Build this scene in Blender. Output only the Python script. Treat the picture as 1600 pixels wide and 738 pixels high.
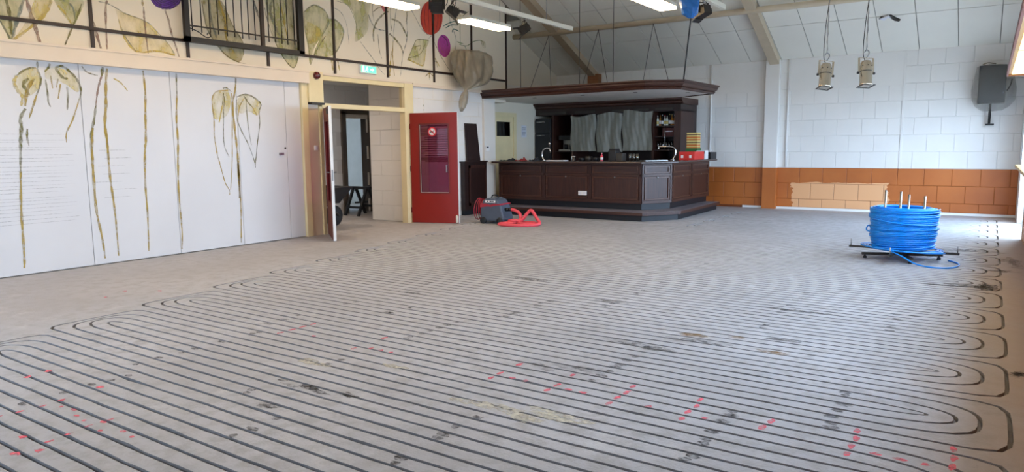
import bpy, bmesh, math, random
from mathutils import Vector, Matrix
random.seed(7)
R = random.random
for o in list(bpy.data.objects): bpy.data.objects.remove(o)
SC = bpy.context.scene
COL = SC.collection

# ------------------------------------------------------------------ camera
F_PX, YAW, PIT, ROLL = 1101.45, 0.594064, 0.126153, -0.0094533
CAM = Vector((9.3166, 0.0, 1.45))
cy_, sy_, cp_, sp_ = math.cos(YAW), math.sin(YAW), math.cos(PIT), math.sin(PIT)
fw = Vector((-sy_*cp_, cy_*cp_, -sp_)); r0 = Vector((cy_, sy_, 0)); u0 = r0.cross(fw)
rr = r0*math.cos(ROLL)+u0*math.sin(ROLL); uu = -r0*math.sin(ROLL)+u0*math.cos(ROLL)
cd = bpy.data.cameras.new('camera'); cam = bpy.data.objects.new('camera', cd); COL.objects.link(cam)
cd.sensor_width = 36; cd.lens = F_PX*36/1600; cd.clip_start = .05; cd.clip_end = 300
cam.matrix_world = Matrix(((rr.x,uu.x,-fw.x,CAM.x),(rr.y,uu.y,-fw.y,CAM.y),(rr.z,uu.z,-fw.z,CAM.z),(0,0,0,1)))
SC.camera = cam

# ------------------------------------------------------------------ sky and exposure
SKY = 16.0
LAMP = 21.5
world = bpy.data.worlds.new('sky'); SC.world = world; world.use_nodes = True
bgn = world.node_tree.nodes['Background']
bgn.inputs[0].default_value = (0.60, 0.775, 1.0, 1); bgn.inputs[1].default_value = SKY
vs = SC.view_settings
vs.view_transform = 'Standard'; vs.look = 'None'; vs.gamma = 1; vs.use_curve_mapping = False; vs.exposure = 0.05
SC.cycles.max_bounces = 8; SC.cycles.diffuse_bounces = 5; SC.cycles.transparent_max_bounces = 12
SC.cycles.sample_clamp_indirect = 6

def portal(loc, rot, sx, sy):
    l = bpy.data.lights.new('sky_portal', 'AREA'); l.shape = 'RECTANGLE'; l.size = sx; l.size_y = sy
    l.cycles.is_portal = True
    o = bpy.data.objects.new('sky_portal', l); COL.objects.link(o); o.location = loc; o.rotation_euler = rot

# ------------------------------------------------------------------ room dimensions
W, YB, YR = 9.79, 16.6, -1.5            # right wall, back wall, rear wall
EAVE, SLOPE = 3.3, 0.44
YRIDGE = (YB+YR)/2
ZRIDGE = EAVE+SLOPE*(YB-YRIDGE)
def ceil_z(y): return EAVE+SLOPE*(YB-y) if y > YRIDGE else EAVE+SLOPE*(y-YR)

# ------------------------------------------------------------------ materials
def lin(h):
    h = h.lstrip('#'); c = [int(h[i:i+2],16)/255 for i in (0,2,4)]
    return tuple(v/12.92 if v <= .04045 else ((v+.055)/1.055)**2.4 for v in c)
MATS = {}
class NT:
    def __init__(s, name):
        s.m = bpy.data.materials.new(name); s.m.use_nodes = True; s.t = s.m.node_tree; s.n = s.t.nodes; s.b = s.n['Principled BSDF']; s.out = s.n['Material Output']
    def node(s, typ, **kw):
        n = s.n.new(typ)
        for k, v in kw.items(): setattr(n, k, v)
        return n
    def link(s, a, b): s.t.links.new(a, b)
    def pos(s):
        return s.node('ShaderNodeNewGeometry').outputs['Position']
    def noise(s, scale, detail=4, vec=None, rough=.55):
        n = s.node('ShaderNodeTexNoise'); n.inputs['Scale'].default_value = scale; n.inputs['Detail'].default_value = detail; n.inputs['Roughness'].default_value = rough
        s.link(vec if vec is not None else s.pos(), n.inputs['Vector']); return n.outputs[0]
    def ramp(s, fac, stops):
        n = s.node('ShaderNodeValToRGB'); e = n.color_ramp.elements
        while len(e) < len(stops): e.new(.5)
        for q, (p, c) in zip(e, stops):
            q.position = p; q.color = tuple(c)+(1,) if len(c) == 3 else c
        s.link(fac, n.inputs[0]); return n.outputs[0]
    def mix(s, fac, a, b, mode='MIX'):
        n = s.node('ShaderNodeMix', data_type='RGBA', blend_type=mode)
        for i, v in ((0, fac), (6, a), (7, b)):
            if hasattr(v, 'links'): s.link(v, n.inputs[i])
            else: n.inputs[i].default_value = v if i == 0 else tuple(v)+(1,)
        return n.outputs[2]
    def math(s, op, a, b=0.0, c=None):
        n = s.node('ShaderNodeMath', operation=op)
        for i, v in enumerate((a, b) if c is None else (a, b, c)):
            if hasattr(v, 'links'): s.link(v, n.inputs[i])
            else: n.inputs[i].default_value = v
        return n.outputs[0]
    def maprange(s, v, a, b, c=0.0, d=1.0, smooth=True):
        n = s.node('ShaderNodeMapRange'); n.interpolation_type = 'SMOOTHSTEP' if smooth else 'LINEAR'
        s.link(v, n.inputs[0])
        for i, q in zip((1,2,3,4), (a,b,c,d)): n.inputs[i].default_value = q
        return n.outputs[0]
    def bump(s, h, strength=.3, dist=.01):
        n = s.node('ShaderNodeBump'); n.inputs['Strength'].default_value = strength; n.inputs['Distance'].default_value = dist
        s.link(h, n.inputs['Height']); s.link(n.outputs[0], s.b.inputs['Normal'])
def M(name, col, rough=.6, metal=0, var=.12, scale=4, bump=0, bscale=60, spec=.5, coat=0):
    if name in MATS: return MATS[name]
    t = NT(name); c = lin(col) if isinstance(col, str) else col
    lo = tuple(max(0, v*(1-var)) for v in c); hi = tuple(min(1, v*(1+var)) for v in c)
    t.link(t.ramp(t.noise(scale), [(.3, lo), (.7, hi)]), t.b.inputs['Base Color'])
    t.b.inputs['Roughness'].default_value = rough; t.b.inputs['Metallic'].default_value = metal
    t.b.inputs['Specular IOR Level'].default_value = spec; t.b.inputs['Coat Weight'].default_value = coat
    if bump: t.bump(t.noise(bscale, 3), bump, .004)
    MATS[name] = t.m; return t.m
def emit(name, col, strength):
    t = NT(name); t.b.inputs['Base Color'].default_value = tuple(col)+(1,); t.b.inputs['Emission Color'].default_value = tuple(col)+(1,); t.b.inputs['Emission Strength'].default_value = strength
    MATS[name] = t.m; return t.m
def wood(name, c1, c2, axis='z', rough=.35, scale=3):
    t = NT(name); mp = t.node('ShaderNodeMapping'); t.link(t.pos(), mp.inputs[0])
    sc = {'z': (14, 14, .8), 'x': (.8, 14, 14), 'y': (14, .8, 14)}[axis]
    mp.inputs['Scale'].default_value = sc
    n = t.noise(scale, 6, mp.outputs[0], .65)
    t.link(t.ramp(n, [(.3, lin(c1)), (.72, lin(c2))]), t.b.inputs['Base Color'])
    t.b.inputs['Roughness'].default_value = rough; t.bump(n, .08, .002)
    MATS[name] = t.m; return t.m
def glass(name, tint=(1,1,1), gloss=.12, rough=.02):
    t = NT(name); tr = t.node('ShaderNodeBsdfTransparent'); tr.inputs[0].default_value = tuple(tint)+(1,)
    g = t.node('ShaderNodeBsdfGlossy'); g.inputs['Roughness'].default_value = rough
    mx = t.node('ShaderNodeMixShader'); mx.inputs[0].default_value = gloss
    t.link(tr.outputs[0], mx.inputs[1]); t.link(g.outputs[0], mx.inputs[2]); t.link(mx.outputs[0], t.out.inputs[0])
    MATS[name] = t.m; return t.m
def film(name, col, alpha, rough=.35, wr=.6):
    """dusty plastic film, partly see-through"""
    t = NT(name); t.b.inputs['Base Color'].default_value = lin(col)+(1,); t.b.inputs['Roughness'].default_value = rough
    n = t.noise(9, 4); t.bump(n, wr, .02)
    tr = t.node('ShaderNodeBsdfTransparent'); mx = t.node('ShaderNodeMixShader')
    t.link(t.maprange(n, .3, .7, alpha-.05, alpha+.05), mx.inputs[0])
    t.link(tr.outputs[0], mx.inputs[1]); t.link(t.b.outputs[0], mx.inputs[2]); t.link(mx.outputs[0], t.out.inputs[0])
    MATS[name] = t.m; return t.m
def wash(name, col, a0, a1, scale=9):
    """thin paint, brushed unevenly"""
    t = NT(name); t.b.inputs['Base Color'].default_value = lin(col)+(1,); t.b.inputs['Roughness'].default_value = .8
    mp = t.node('ShaderNodeMapping'); mp.inputs['Scale'].default_value = (1, 1.7, .9); t.link(t.pos(), mp.inputs[0])
    n = t.noise(scale, 5, mp.outputs[0], .65)
    tr = t.node('ShaderNodeBsdfTransparent'); mx = t.node('ShaderNodeMixShader')
    t.link(t.maprange(n, .35, .68, a0, a1), mx.inputs[0])
    t.link(tr.outputs[0], mx.inputs[1]); t.link(t.b.outputs[0], mx.inputs[2]); t.link(mx.outputs[0], t.out.inputs[0])
    MATS[name] = t.m; return t.m

# concrete of the milled screed
def concrete(name, k=1.0, dusty=True):
    t = NT(name)
    n1 = t.noise(.55, 5); n2 = t.noise(7, 6, rough=.7); n3 = t.noise(70, 3)
    a = t.ramp(n1, [(.3, tuple(v*k for v in (.335,.335,.352))), (.7, tuple(v*k for v in (.44,.445,.472)))])
    b = t.mix(t.maprange(n2, .42, .66), a, tuple(v*k for v in (.32,.318,.325)))
    b = t.mix(t.maprange(t.noise(2.1, 6, rough=.75), .55, .75, 0, .6), b, tuple(v*k for v in (.54,.54,.55)))
    # brown uncut screed along the walls; right band also paints in window-wall shade
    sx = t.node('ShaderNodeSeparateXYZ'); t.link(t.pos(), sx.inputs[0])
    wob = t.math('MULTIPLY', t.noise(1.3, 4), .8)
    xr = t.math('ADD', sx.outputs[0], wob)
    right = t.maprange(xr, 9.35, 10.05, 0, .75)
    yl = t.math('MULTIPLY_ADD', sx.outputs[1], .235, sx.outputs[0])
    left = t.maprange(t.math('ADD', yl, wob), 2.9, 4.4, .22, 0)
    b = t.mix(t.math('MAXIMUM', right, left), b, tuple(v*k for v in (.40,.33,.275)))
    t.link(b, t.b.inputs['Base Color']); t.b.inputs['Roughness'].default_value = .62
    t.b.inputs['Specular IOR Level'].default_value = .4
    t.bump(t.math('ADD', n3, t.math('MULTIPLY', n2, 2.0)), .5, .006)
    MATS[name] = t.m; return t.m
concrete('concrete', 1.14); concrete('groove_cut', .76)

# orange paint with the pale retouched patch on the back wall
def orange_paint():
    t = NT('orange_paint'); sx = t.node('ShaderNodeSeparateXYZ'); t.link(t.pos(), sx.inputs[0])
    e = t.math('MULTIPLY', t.math('SUBTRACT', t.noise(5, 4, rough=.7), .5), .34)
    e2 = t.math('MULTIPLY', t.math('SUBTRACT', t.noise(2.2, 3), .5), .12)
    xx = t.math('ADD', sx.outputs[0], e); zz = t.math('ADD', sx.outputs[2], e2)
    m = t.math('MULTIPLY', t.math('GREATER_THAN', xx, 5.68), t.math('LESS_THAN', xx, 7.60))
    m = t.math('MULTIPLY', m, t.math('LESS_THAN', zz, .60)); m = t.math('MULTIPLY', m, t.math('GREATER_THAN', zz, .02))
    m = t.math('MULTIPLY', m, t.math('GREATER_THAN', sx.outputs[1], 16.3))
    base = t.ramp(t.noise(1.1), [(.3, lin('#a85a22')), (.7, lin('#bb6a2c'))])
    t.link(t.mix(m, base, lin('#e0a878')), t.b.inputs['Base Color']); t.b.inputs['Roughness'].default_value = .5
    t.bump(t.noise(90, 3), .15, .003)
    MATS['orange_paint'] = t.m
orange_paint()
M('white_block', '#e2e0dc', .6, var=.03, scale=1.5, bump=.2, bscale=80)
M('white_wall', '#dedbd4', .65, var=.03, scale=1.2, bump=.12, bscale=60)
M('mural_wall', '#e6dcc9', .65, var=.03, scale=1.2, bump=.12, bscale=60)
M('joint_white', '#d6d4d0', .8, var=.05); M('joint_orange', '#7d3f18', .8, var=.05)
M('panel_white', '#d8d8da', .5, var=.025, scale=1.3)
M('ceiling_board', '#e8e5db', .75, var=.03, scale=1.0, bump=.1, bscale=120)
M('ceiling_gap', '#96938a', .9)
M('cream_paint', '#e3d3a6', .45, var=.05, scale=3)
M('beam_paint', '#e2d3bf', .5, var=.03, scale=2)
M('grey_tile', '#9fa3a6', .4, var=.05); M('dark_wood_frame', '#57514b', .6)
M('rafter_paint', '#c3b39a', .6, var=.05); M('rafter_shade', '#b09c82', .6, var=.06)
M('white_paint', '#e6e6e4', .4, var=.02); M('white_metal', '#d9d6c8', .35, var=.03)
M('red_paint', '#8e1f16', .35, var=.06, scale=2); M('red_dark', '#6c2a26', .45)
M('black_iron', '#15110f', .5, var=.2); M('brown_iron', '#2a1a14', .5, var=.2); M('black_plastic', '#14161a', .4, var=.2); M('dark_rubber', '#1d2024', .6)
M('blue_black_plinth', '#0e131b', .5, var=.15, scale=8, bump=.1)
wood('bar_wood', '#2b1510', '#4a2a20', 'z', .42); wood('bar_wood_h', '#2f1811', '#4e2d22', 'x', .42); wood('bar_wood_hy', '#2f1811', '#4e2d22', 'y', .42)
wood('bar_trim', '#3c2118', '#5e3a2b', 'x', .36); wood('back_wood', '#1a0b08', '#2e140e', 'z', .4); wood('brown_block_wood', '#7a4a26', '#96623a', 'x', .5)
wood('sill_wood', '#a8894f', '#c9ab6b', 'y', .4)
M('worktop', '#463733', .25, var=.2, scale=12)
M('step_top', '#77727a', .5, var=.25, scale=6)
M('chrome', '#d8d8d8', .15, 1, var=.02); M('steel', '#9c9c9c', .35, 1, var=.06); M('dark_steel', '#4a4743', .5, .7, var=.2); M('can_silver', '#d8cfbc', .26, .85, var=.04)
M('blue_pipe', '#0a8ae6', .3, var=.06, scale=20); M('blue_film', '#1668b8', .35, var=.15, scale=25)
M('pink_hose', '#e8505c', .45, var=.06, scale=20); M('vac_grey', '#4b5564', .5, var=.1); M('vac_red', '#a82a3a', .45)
M('paper', '#dfdfe6', .7, var=.02); M('label_white', '#e8e8e8', .5, var=.01); M('ink', '#22242a', .6); M('sign_green', '#0d9a5a', .4); M('sign_red', '#d41f2c', .4, var=.03)
M('bottle_clear', '#e0e4da', .15, var=.2); M('bottle_amber', '#a8702c', .15, var=.2); M('bottle_green', '#2e4a2a', .15, var=.2); M('bottle_dark', '#1f1614', .15)
M('crate_red', '#d8281e', .4, var=.06); M('box_orange', '#c8702a', .5); M('box_yellow', '#d8c47a', .5); M('box_green', '#2f6b34', .5); M('box_maroon', '#4a1414', .5)
M('cloth_red', '#8c2a2a', .8); M('cloth_dark', '#26282e', .8)
glass('window_glass', (.96,.98,1), .06); glass('door_glass', (.52,.24,.31), .08); glass('dusty_glass', (.84,.82,.79), .06, .2); glass('dark_glass', (.12,.12,.12), .15); glass('tumbler_glass', (.75,.78,.78), .25)
film('bag_film', '#9a907c', .62, .28, .25); film('clear_film', '#8e8c84', .27, .2, .4); film('sheet_film', '#8b8b80', .9, .35, .05)
for n, c, a, b in [('olive','#757036',.3,.9),('ochre','#ad9444',.4,.95),('yellow','#cbb558',.3,.8),('mauve','#95796c',.4,.8),('grey','#7d8884',.2,.75),('teal','#4d7a72',.6,.95),('green','#6f8a52',.5,.9),
    ('purple','#6a3f9a',.65,.95),('violet','#4a2478',.5,.95),('red','#c4402a',.8,1),('darkred','#8a2038',.45,1),('pink','#c96a72',.5,.95),('magenta','#a83a92',.8,1),
    ('w_yellow','#dcc862',.1,.5),('w_green','#b0b266',.2,.62),('w_olive','#a39a5a',.3,.65)]: wash('paint_'+n, c, a, b, 3 if n[:2] == 'w_' else 9)
wash('marker_red', '#ff6f80', .25, .9, 22); wash('stain_dark', '#2a2928', .1, .8, 30); wash('stain_soft', '#5a5856', .0, .38, 16); wash('stain_light', '#d8d2c0', .1, .8, 14); wash('stain_tan', '#9a7a52', .1, .6, 14); wash('scuff', '#75787c', .1, .5, 20)
emit('tube_light', (1.0, .71, .40), LAMP); emit('pelmet_glow', (1.0, .74, .38), 2.4); emit('corridor_fill_glow', (1.0, .80, .64), 42.0); emit('sign_glow', (.12, .75, .42), 1.2); emit('sign_white', (.85, 1, .93), 1.2)

# ------------------------------------------------------------------ mesh helpers
class MB:
    def __init__(s): s.v = []; s.f = []; s.mi = []; s.sm = []
    def add(s, v, f, mi=0, smooth=False):
        o = len(s.v); s.v += [tuple(q) for q in v]
        for q in f: s.f.append([i+o for i in q]); s.mi.append(mi); s.sm.append(smooth)
        return s
    def box(s, x0, x1, y0, y1, z0, z1, mi=0):
        v = [(x,y,z) for x in (x0,x1) for y in (y0,y1) for z in (z0,z1)]
        return s.add(v, [(0,1,3,2),(4,6,7,5),(0,4,5,1),(2,3,7,6),(0,2,6,4),(1,5,7,3)], mi)
    def obox(s, c, ax, ay, az, mi=0):
        """box by centre and half-axis vectors"""
        c, ax, ay, az = map(Vector, (c, ax, ay, az))
        v = [c+i*ax+j*ay+k*az for i in (-1,1) for j in (-1,1) for k in (-1,1)]
        return s.add(v, [(0,1,3,2),(4,6,7,5),(0,4,5,1),(2,3,7,6),(0,2,6,4),(1,5,7,3)], mi)
    def bar(s, a, b, w, h=None, up=(0,0,1), mi=0):
        a, b = Vector(a), Vector(b); d = (b-a); L = d.length; d.normalize(); up = Vector(up)
        if abs(d.dot(up)) > .98: up = Vector((1,0,0))
        sx = d.cross(up).normalized(); u = sx.cross(d)
        return s.obox((a+b)/2, d*L/2, sx*w/2, u*(h or w)/2, mi)
    def tube(s, pts, r, n=8, closed=False, caps=True, mi=0):
        pts = [Vector(p) for p in pts]; N = len(pts); v = []; f = []
        ref = None
        for i, p in enumerate(pts):
            a = pts[i-1] if (i > 0 or closed) else p; b = pts[(i+1) % N] if (i < N-1 or closed) else p
            d = (b-a).normalized()
            if ref is None:
                ref = Vector((0,0,1)) if abs(d.z) < .9 else Vector((1,0,0))
            x = d.cross(ref).normalized(); y = x.cross(d).normalized(); ref = y
            q = r[i] if isinstance(r, (list, tuple)) else r
            for k in range(n):
                t = 2*math.pi*k/n; v.append(p+(x*math.cos(t)+y*math.sin(t))*q)
        for i in range(N if closed else N-1):
            j = (i+1) % N
            for k in range(n): f.append((i*n+k, i*n+(k+1)%n, j*n+(k+1)%n, j*n+k))
        s.add(v, f, mi, True)
        if caps and not closed:
            o = len(s.v)-len(v)
            s.f += [[o+k for k in range(n)][::-1], [o+(N-1)*n+k for k in range(n)]]; s.mi += [mi]*2; s.sm += [False]*2
        return s
    def lathe(s, prof, c=(0,0,0), n=16, axis=None, mi=0, smooth=True):
        """profile of (radius, height) around z through c (or around a given axis matrix)"""
        v = []; f = []; m = axis or Matrix.Identity(3); c = Vector(c)
        for r, z in prof:
            for k in range(n):
                t = 2*math.pi*k/n; v.append(c+m@Vector((r*math.cos(t), r*math.sin(t), z)))
        for i in range(len(prof)-1):
            for k in range(n): f.append((i*n+k, i*n+(k+1)%n, (i+1)*n+(k+1)%n, (i+1)*n+k))
        s.add(v, f, mi, smooth)
        o = len(s.v)-len(v); L = (len(prof)-1)*n
        s.f += [[o+k for k in range(n)][::-1], [o+L+k for k in range(n)]]; s.mi += [mi]*2; s.sm += [False]*2
        return s
    def prism(s, poly, z0, z1, mi=0):
        n = len(poly); v = [(x,y,z0) for x,y in poly]+[(x,y,z1) for x,y in poly]
        return s.add(v, [list(range(n))[::-1], list(range(n,2*n))]+[(i,(i+1)%n,n+(i+1)%n,n+i) for i in range(n)], mi)
    def extr(s, poly, fn, t0, t1, mi=0):
        """2-D polygon through fn(u, v, t)"""
        n = len(poly); v = [fn(a,b,t0) for a,b in poly]+[fn(a,b,t1) for a,b in poly]
        return s.add(v, [list(range(n))[::-1], list(range(n,2*n))]+[(i,(i+1)%n,n+(i+1)%n,n+i) for i in range(n)], mi)
    def mesh(s, name, mats):
        me = bpy.data.meshes.new(name); me.from_pydata(s.v, [], s.f)
        for m in (mats if isinstance(mats, (list, tuple)) else [mats]): me.materials.append(MATS[m])
        me.polygons.foreach_set('material_index', s.mi); me.polygons.foreach_set('use_smooth', s.sm)
        bm = bmesh.new(); bm.from_mesh(me); bmesh.ops.recalc_face_normals(bm, faces=bm.faces); bm.to_mesh(me); bm.free()
        me.update(); return me
    def build(s, name, mats, parent=None, bevel=0, solid=0, **tags):
        return put(name, s.mesh(name, mats), parent, bevel, solid, **tags)
WORLD = set()            # things whose parts are given in room coordinates
def put(name, me, parent=None, bevel=0, solid=0, loc=None, rz=0, **tags):
    o = bpy.data.objects.new(name, me); COL.objects.link(o)
    if parent: o.parent = parent
    if loc is not None: o.location = loc
    elif parent is not None and parent.name in WORLD: o.location = -parent.location
    if rz: o.rotation_euler = (0,0,rz)
    if bevel:
        b = o.modifiers.new('edge', 'BEVEL'); b.width = bevel; b.segments = 2; b.limit_method = 'ANGLE'
    if solid:
        b = o.modifiers.new('thick', 'SOLIDIFY'); b.thickness = solid
    for k, v in tags.items(): o[k] = v
    return o
def thing(name, label, category, loc=(0,0,0), rz=0, group=None):
    o = bpy.data.objects.new(name, None); COL.objects.link(o); o.location = loc; o.rotation_euler = (0,0,rz); o.empty_display_size = .1
    o['label'] = label; o['category'] = category
    if group: o['group'] = group
    return o
def B(*a, **k): return MB().box(*a, **k)
def curve_pts(ctrl, n=6):
    """smooth polyline through control points"""
    P = [Vector(p) for p in ctrl]; out = []
    for i in range(len(P)-1):
        a, b, c, d = P[max(i-1,0)], P[i], P[i+1], P[min(i+2,len(P)-1)]
        for k in range(n):
            t = k/n; out.append(.5*((2*b)+(c-a)*t+(2*a-5*b+4*c-d)*t*t+(3*b-a-3*c+d)*t**3))
    out.append(P[-1]); return out

# ================================================================== SETTING
def S(o): o['kind'] = 'structure'; return o

# ------------------------------------------------------------------ floor: screed milled with nested pipe channels
PITCH = .873; SP = PITCH/8; GW = .022; GD = .025
fl = MB()
def quad(x0, x1, y0, y1, z=0.0, mi=0): fl.add([(x0,y0,z),(x1,y0,z),(x1,y1,z),(x0,y1,z)], [(0,1,2,3)], mi)
LINE0 = 3.873-4*PITCH
def left_ext(g):                                      # outer end of the left-hand turns of group g (starts half a group later)
    y = LINE0+PITCH*(g+.5)
    return 2.92-.235*(y-2.54) if y < 11.6 else 4.85
NG = 18
XR0, XR1 = 8.45, 9.62
GAPS = [.12, .24, .37, .5]
def ushape(x0, xs, e, yc, a, n, sgn, N=16):
    pts = [(x0, yc-a)]
    for i in range(N+1):
        t = -math.pi/2+math.pi*i/N; c, s = math.cos(t), math.sin(t)
        r = 1/max(abs(c), abs(s)) if n is None else (abs(c)**n+abs(s)**n)**(-1/n)
        pts.append((xs+(e-xs)*abs(c)*r, yc+a*s*r))
    pts.append((x0, yc+a)); return pts
def turn_zone(x0, x1, exts, yc, sgn):
    """nested U turns: exts innermost..outermost; x1 is the end of the zone"""
    L = sgn*abs(exts[0]-x0); curves = []
    xs0 = x0+.25*(exts[0]-x0)
    curves.append(([(x0,yc)]+[(xs0,yc)]*17+[(x0,yc)], 0, 0))
    for i, e in enumerate(exts):
        a = (i+.5)*SP; n = (2.3, 2.6, 3.2, 6)[i]; xs = x0+(.25, .3, .4, .6)[i]*(e-x0)
        jit = (R()-.5)*.012; e = e+jit
        for da, z0 in ((-GW/2, 0), (-GW/2, -GD), (GW/2, -GD), (GW/2, 0)):
            curves.append((ushape(x0, xs, e+sgn*da, yc, a+da, n, sgn), z0, 0))
    curves.append((ushape(x0, x0+.6*(x1-x0), x1, yc, 4*SP, None, sgn), 0, 0))
    n = len(curves[0][0]); base = []
    for c, z, _ in curves: base += [(x,y,z) for x,y in c]
    fs = []; mis = []
    for k in range(len(curves)-1):
        za, zb = curves[k][1], curves[k+1][1]
        for i in range(n-1): fs.append((k*n+i, k*n+i+1, (k+1)*n+i+1, (k+1)*n+i)); mis.append(1 if (za < 0 or zb < 0) else 0)
    o = len(fl.v); fl.v += base
    for f, m in zip(fs, mis): fl.f.append([i+o for i in f]); fl.mi.append(m); fl.sm.append(False)
lines = []
for g in range(NG):
    y0 = LINE0+PITCH*g
    if y0+7*SP > 16.35: break
    yc = y0+3.5*SP
    turn_zone(XR0, XR1, [9.12, 9.25, 9.36, 9.49], yc, 1)
    lines += [(y0+SP*i, g, i) for i in range(8)]
gmax = lines[-1][1]
lz = {}
for g in range(-1, gmax+1):                           # left-hand groups: lines 4..7 of g with 0..3 of g+1
    yc = LINE0+PITCH*g+7.5*SP
    xl = left_ext(g); full = 0 <= g < gmax
    lz[g] = xl+.62
    if full: turn_zone(xl+.62, xl-.12, [xl+.27, xl+.12, xl+.07, xl], yc, -1)
    # plain screed beyond the turns
    if full: quad(-.05, xl-.12, yc-4*SP, yc+4*SP)
ymin = LINE0-.5*SP; ymax = lines[-1][0]+.5*SP
quad(XR1, W+.2, ymin, ymax)
rng = random.Random(3)
for y, g, i in lines:                                 # straight runs
    lg = g if i >= 4 else g-1
    xa = lz[lg]
    if lg < 0 or lg >= gmax: xa = left_ext(max(lg,0) if lg < 0 else gmax)+.2
    if lg < 0 or lg >= gmax: quad(-.05, xa, y-SP/2, y+SP/2)
    n = max(4, int((XR0-xa)/.16)); rows = []
    for k in range(n+1):
        x = xa+(XR0-xa)*k/n
        j = 0 if k in (0, n) else 1
        w1, w2 = (GW/2+j*rng.gauss(0, .0012) for _ in range(2))
        if j and rng.random() < .03: w1 += .008
        if j and rng.random() < .03: w2 += .008
        c = y+j*rng.gauss(0, .0012)
        rows.append([(x,y-SP/2,0),(x,c-w1,0),(x,c-w1,-GD),(x,c+w2,-GD),(x,c+w2,0),(x,y+SP/2,0)])
    o = len(fl.v)
    for r_ in rows: fl.v += r_
    for k in range(n):
        for q in range(5):
            fl.f.append([o+k*6+q, o+(k+1)*6+q, o+(k+1)*6+q+1, o+k*6+q+1]); fl.mi.append(1 if q in (1,2,3) else 0); fl.sm.append(False)
quad(-.05, W+.2, YR-.2, ymin); quad(-.05, W+.2, ymax, YB+.2); quad(-5.2, -.05, 7.0, YB+.2)
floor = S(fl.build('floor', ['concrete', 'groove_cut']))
under = MB(); under.box(-5.2, W+.2, YR-.2, YB+.2, -.2, -.03)
under.build('screed_base', 'groove_cut', floor)

# ------------------------------------------------------------------ flat marks on the floor (red survey marks, stains, smears)
def blob(mb, x, y, rx, ry, z, rot=0, n=11, jit=.3, rg=rng):
    v = []
    for k in range(n):
        t = 2*math.pi*k/n; q = 1+(rg.random()-.5)*jit; a, b = rx*math.cos(t)*q, ry*math.sin(t)*q
        v.append((x+a*math.cos(rot)-b*math.sin(rot), y+a*math.sin(rot)+b*math.cos(rot), z))
    mb.add(v, [list(range(n))])
def off_groove(y):                                    # keep a mark on the land between two channels
    k = round((y-LINE0)/SP-.5)+.5; c = LINE0+k*SP
    return max(c-SP/2+.018, min(c+SP/2-.018, y))
for x0 in [4.73, 5.55, 5.97, 6.38, 6.79, 7.2, 7.61, 8.03, 8.44, 8.85, 9.26]:      # survey line with a tick every 0.41 m
    m = MB()
    if x0 > 6.4 or x0 < 5.8:
        for dy, l in ((-.055, .03), (.055, .038), (.165, .04), (.27, .036)):
            if rng.random() < .85: blob(m, x0+rng.gauss(0,.006), LINE0+(round((3.57+dy-LINE0)/SP-.5)+.5)*SP, .016, l, .0012, jit=.5)
        for k in (.1, .2, .3):
            if rng.random() < .85: blob(m, x0+k+.01, off_groove(3.565), .026*rng.uniform(.6,1.1), .016, .0012, jit=.6)
    if m.v: m.build('paint_mark', 'marker_red', floor)
for x0 in [4.9, 5.45]:
    m = MB()
    for k in range(4): blob(m, x0+rng.gauss(0,.012), off_groove(1.5+k*.1), .012, .022, .0012)
    m.build('paint_mark', 'marker_red', floor)
m = MB()
for k in range(9): blob(m, 4.9+k*.11, off_groove(1.76+rng.gauss(0,.03)), .022*rng.uniform(.5,1.2), .012, .0012)
m.build('paint_mark', 'marker_red', floor)
m = MB()
for x, y in [(4.22,2.03),(4.24,1.9),(4.85,2.05),(1.96,3.71),(2.11,3.44),(2.27,3.9),(5.31,1.45),(5.5,1.34),(5.56,1.42)]: blob(m, x, y, .028, .02, .0012, jit=.8)
m.build('paint_mark', 'marker_red', floor)
for xs, ya, yb, pr in [(8.235,2.95,3.78,.9),(8.71,3.8,4.65,.85),(7.1,2.2,2.95,.9),(7.355,3.8,4.7,.8),(4.77,1.7,2.3,.8),(4.56,2.4,3.4,.7),(5.7,2.5,4.6,.35),(5.95,4.6,7.2,.35),(7.9,5,7.5,.35),(8.75,4.9,6.8,.3),(6.5,5,8.5,.25),(4.4,3.5,6,.3),(6.2,1.9,2.4,.7)]:
    m = MB(); y = ya; 
    while y < yb:
        k = round((y-LINE0)/SP); yy = LINE0+k*SP
        if rng.random() < pr: blob(m, xs+rng.gauss(0,.008), yy+rng.choice((-.03,.03)), .04*rng.uniform(.6,1.1), .022, .001, jit=.5)
        y += SP
    if m.v: m.build('plug_stain', 'stain_dark', floor)
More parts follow.
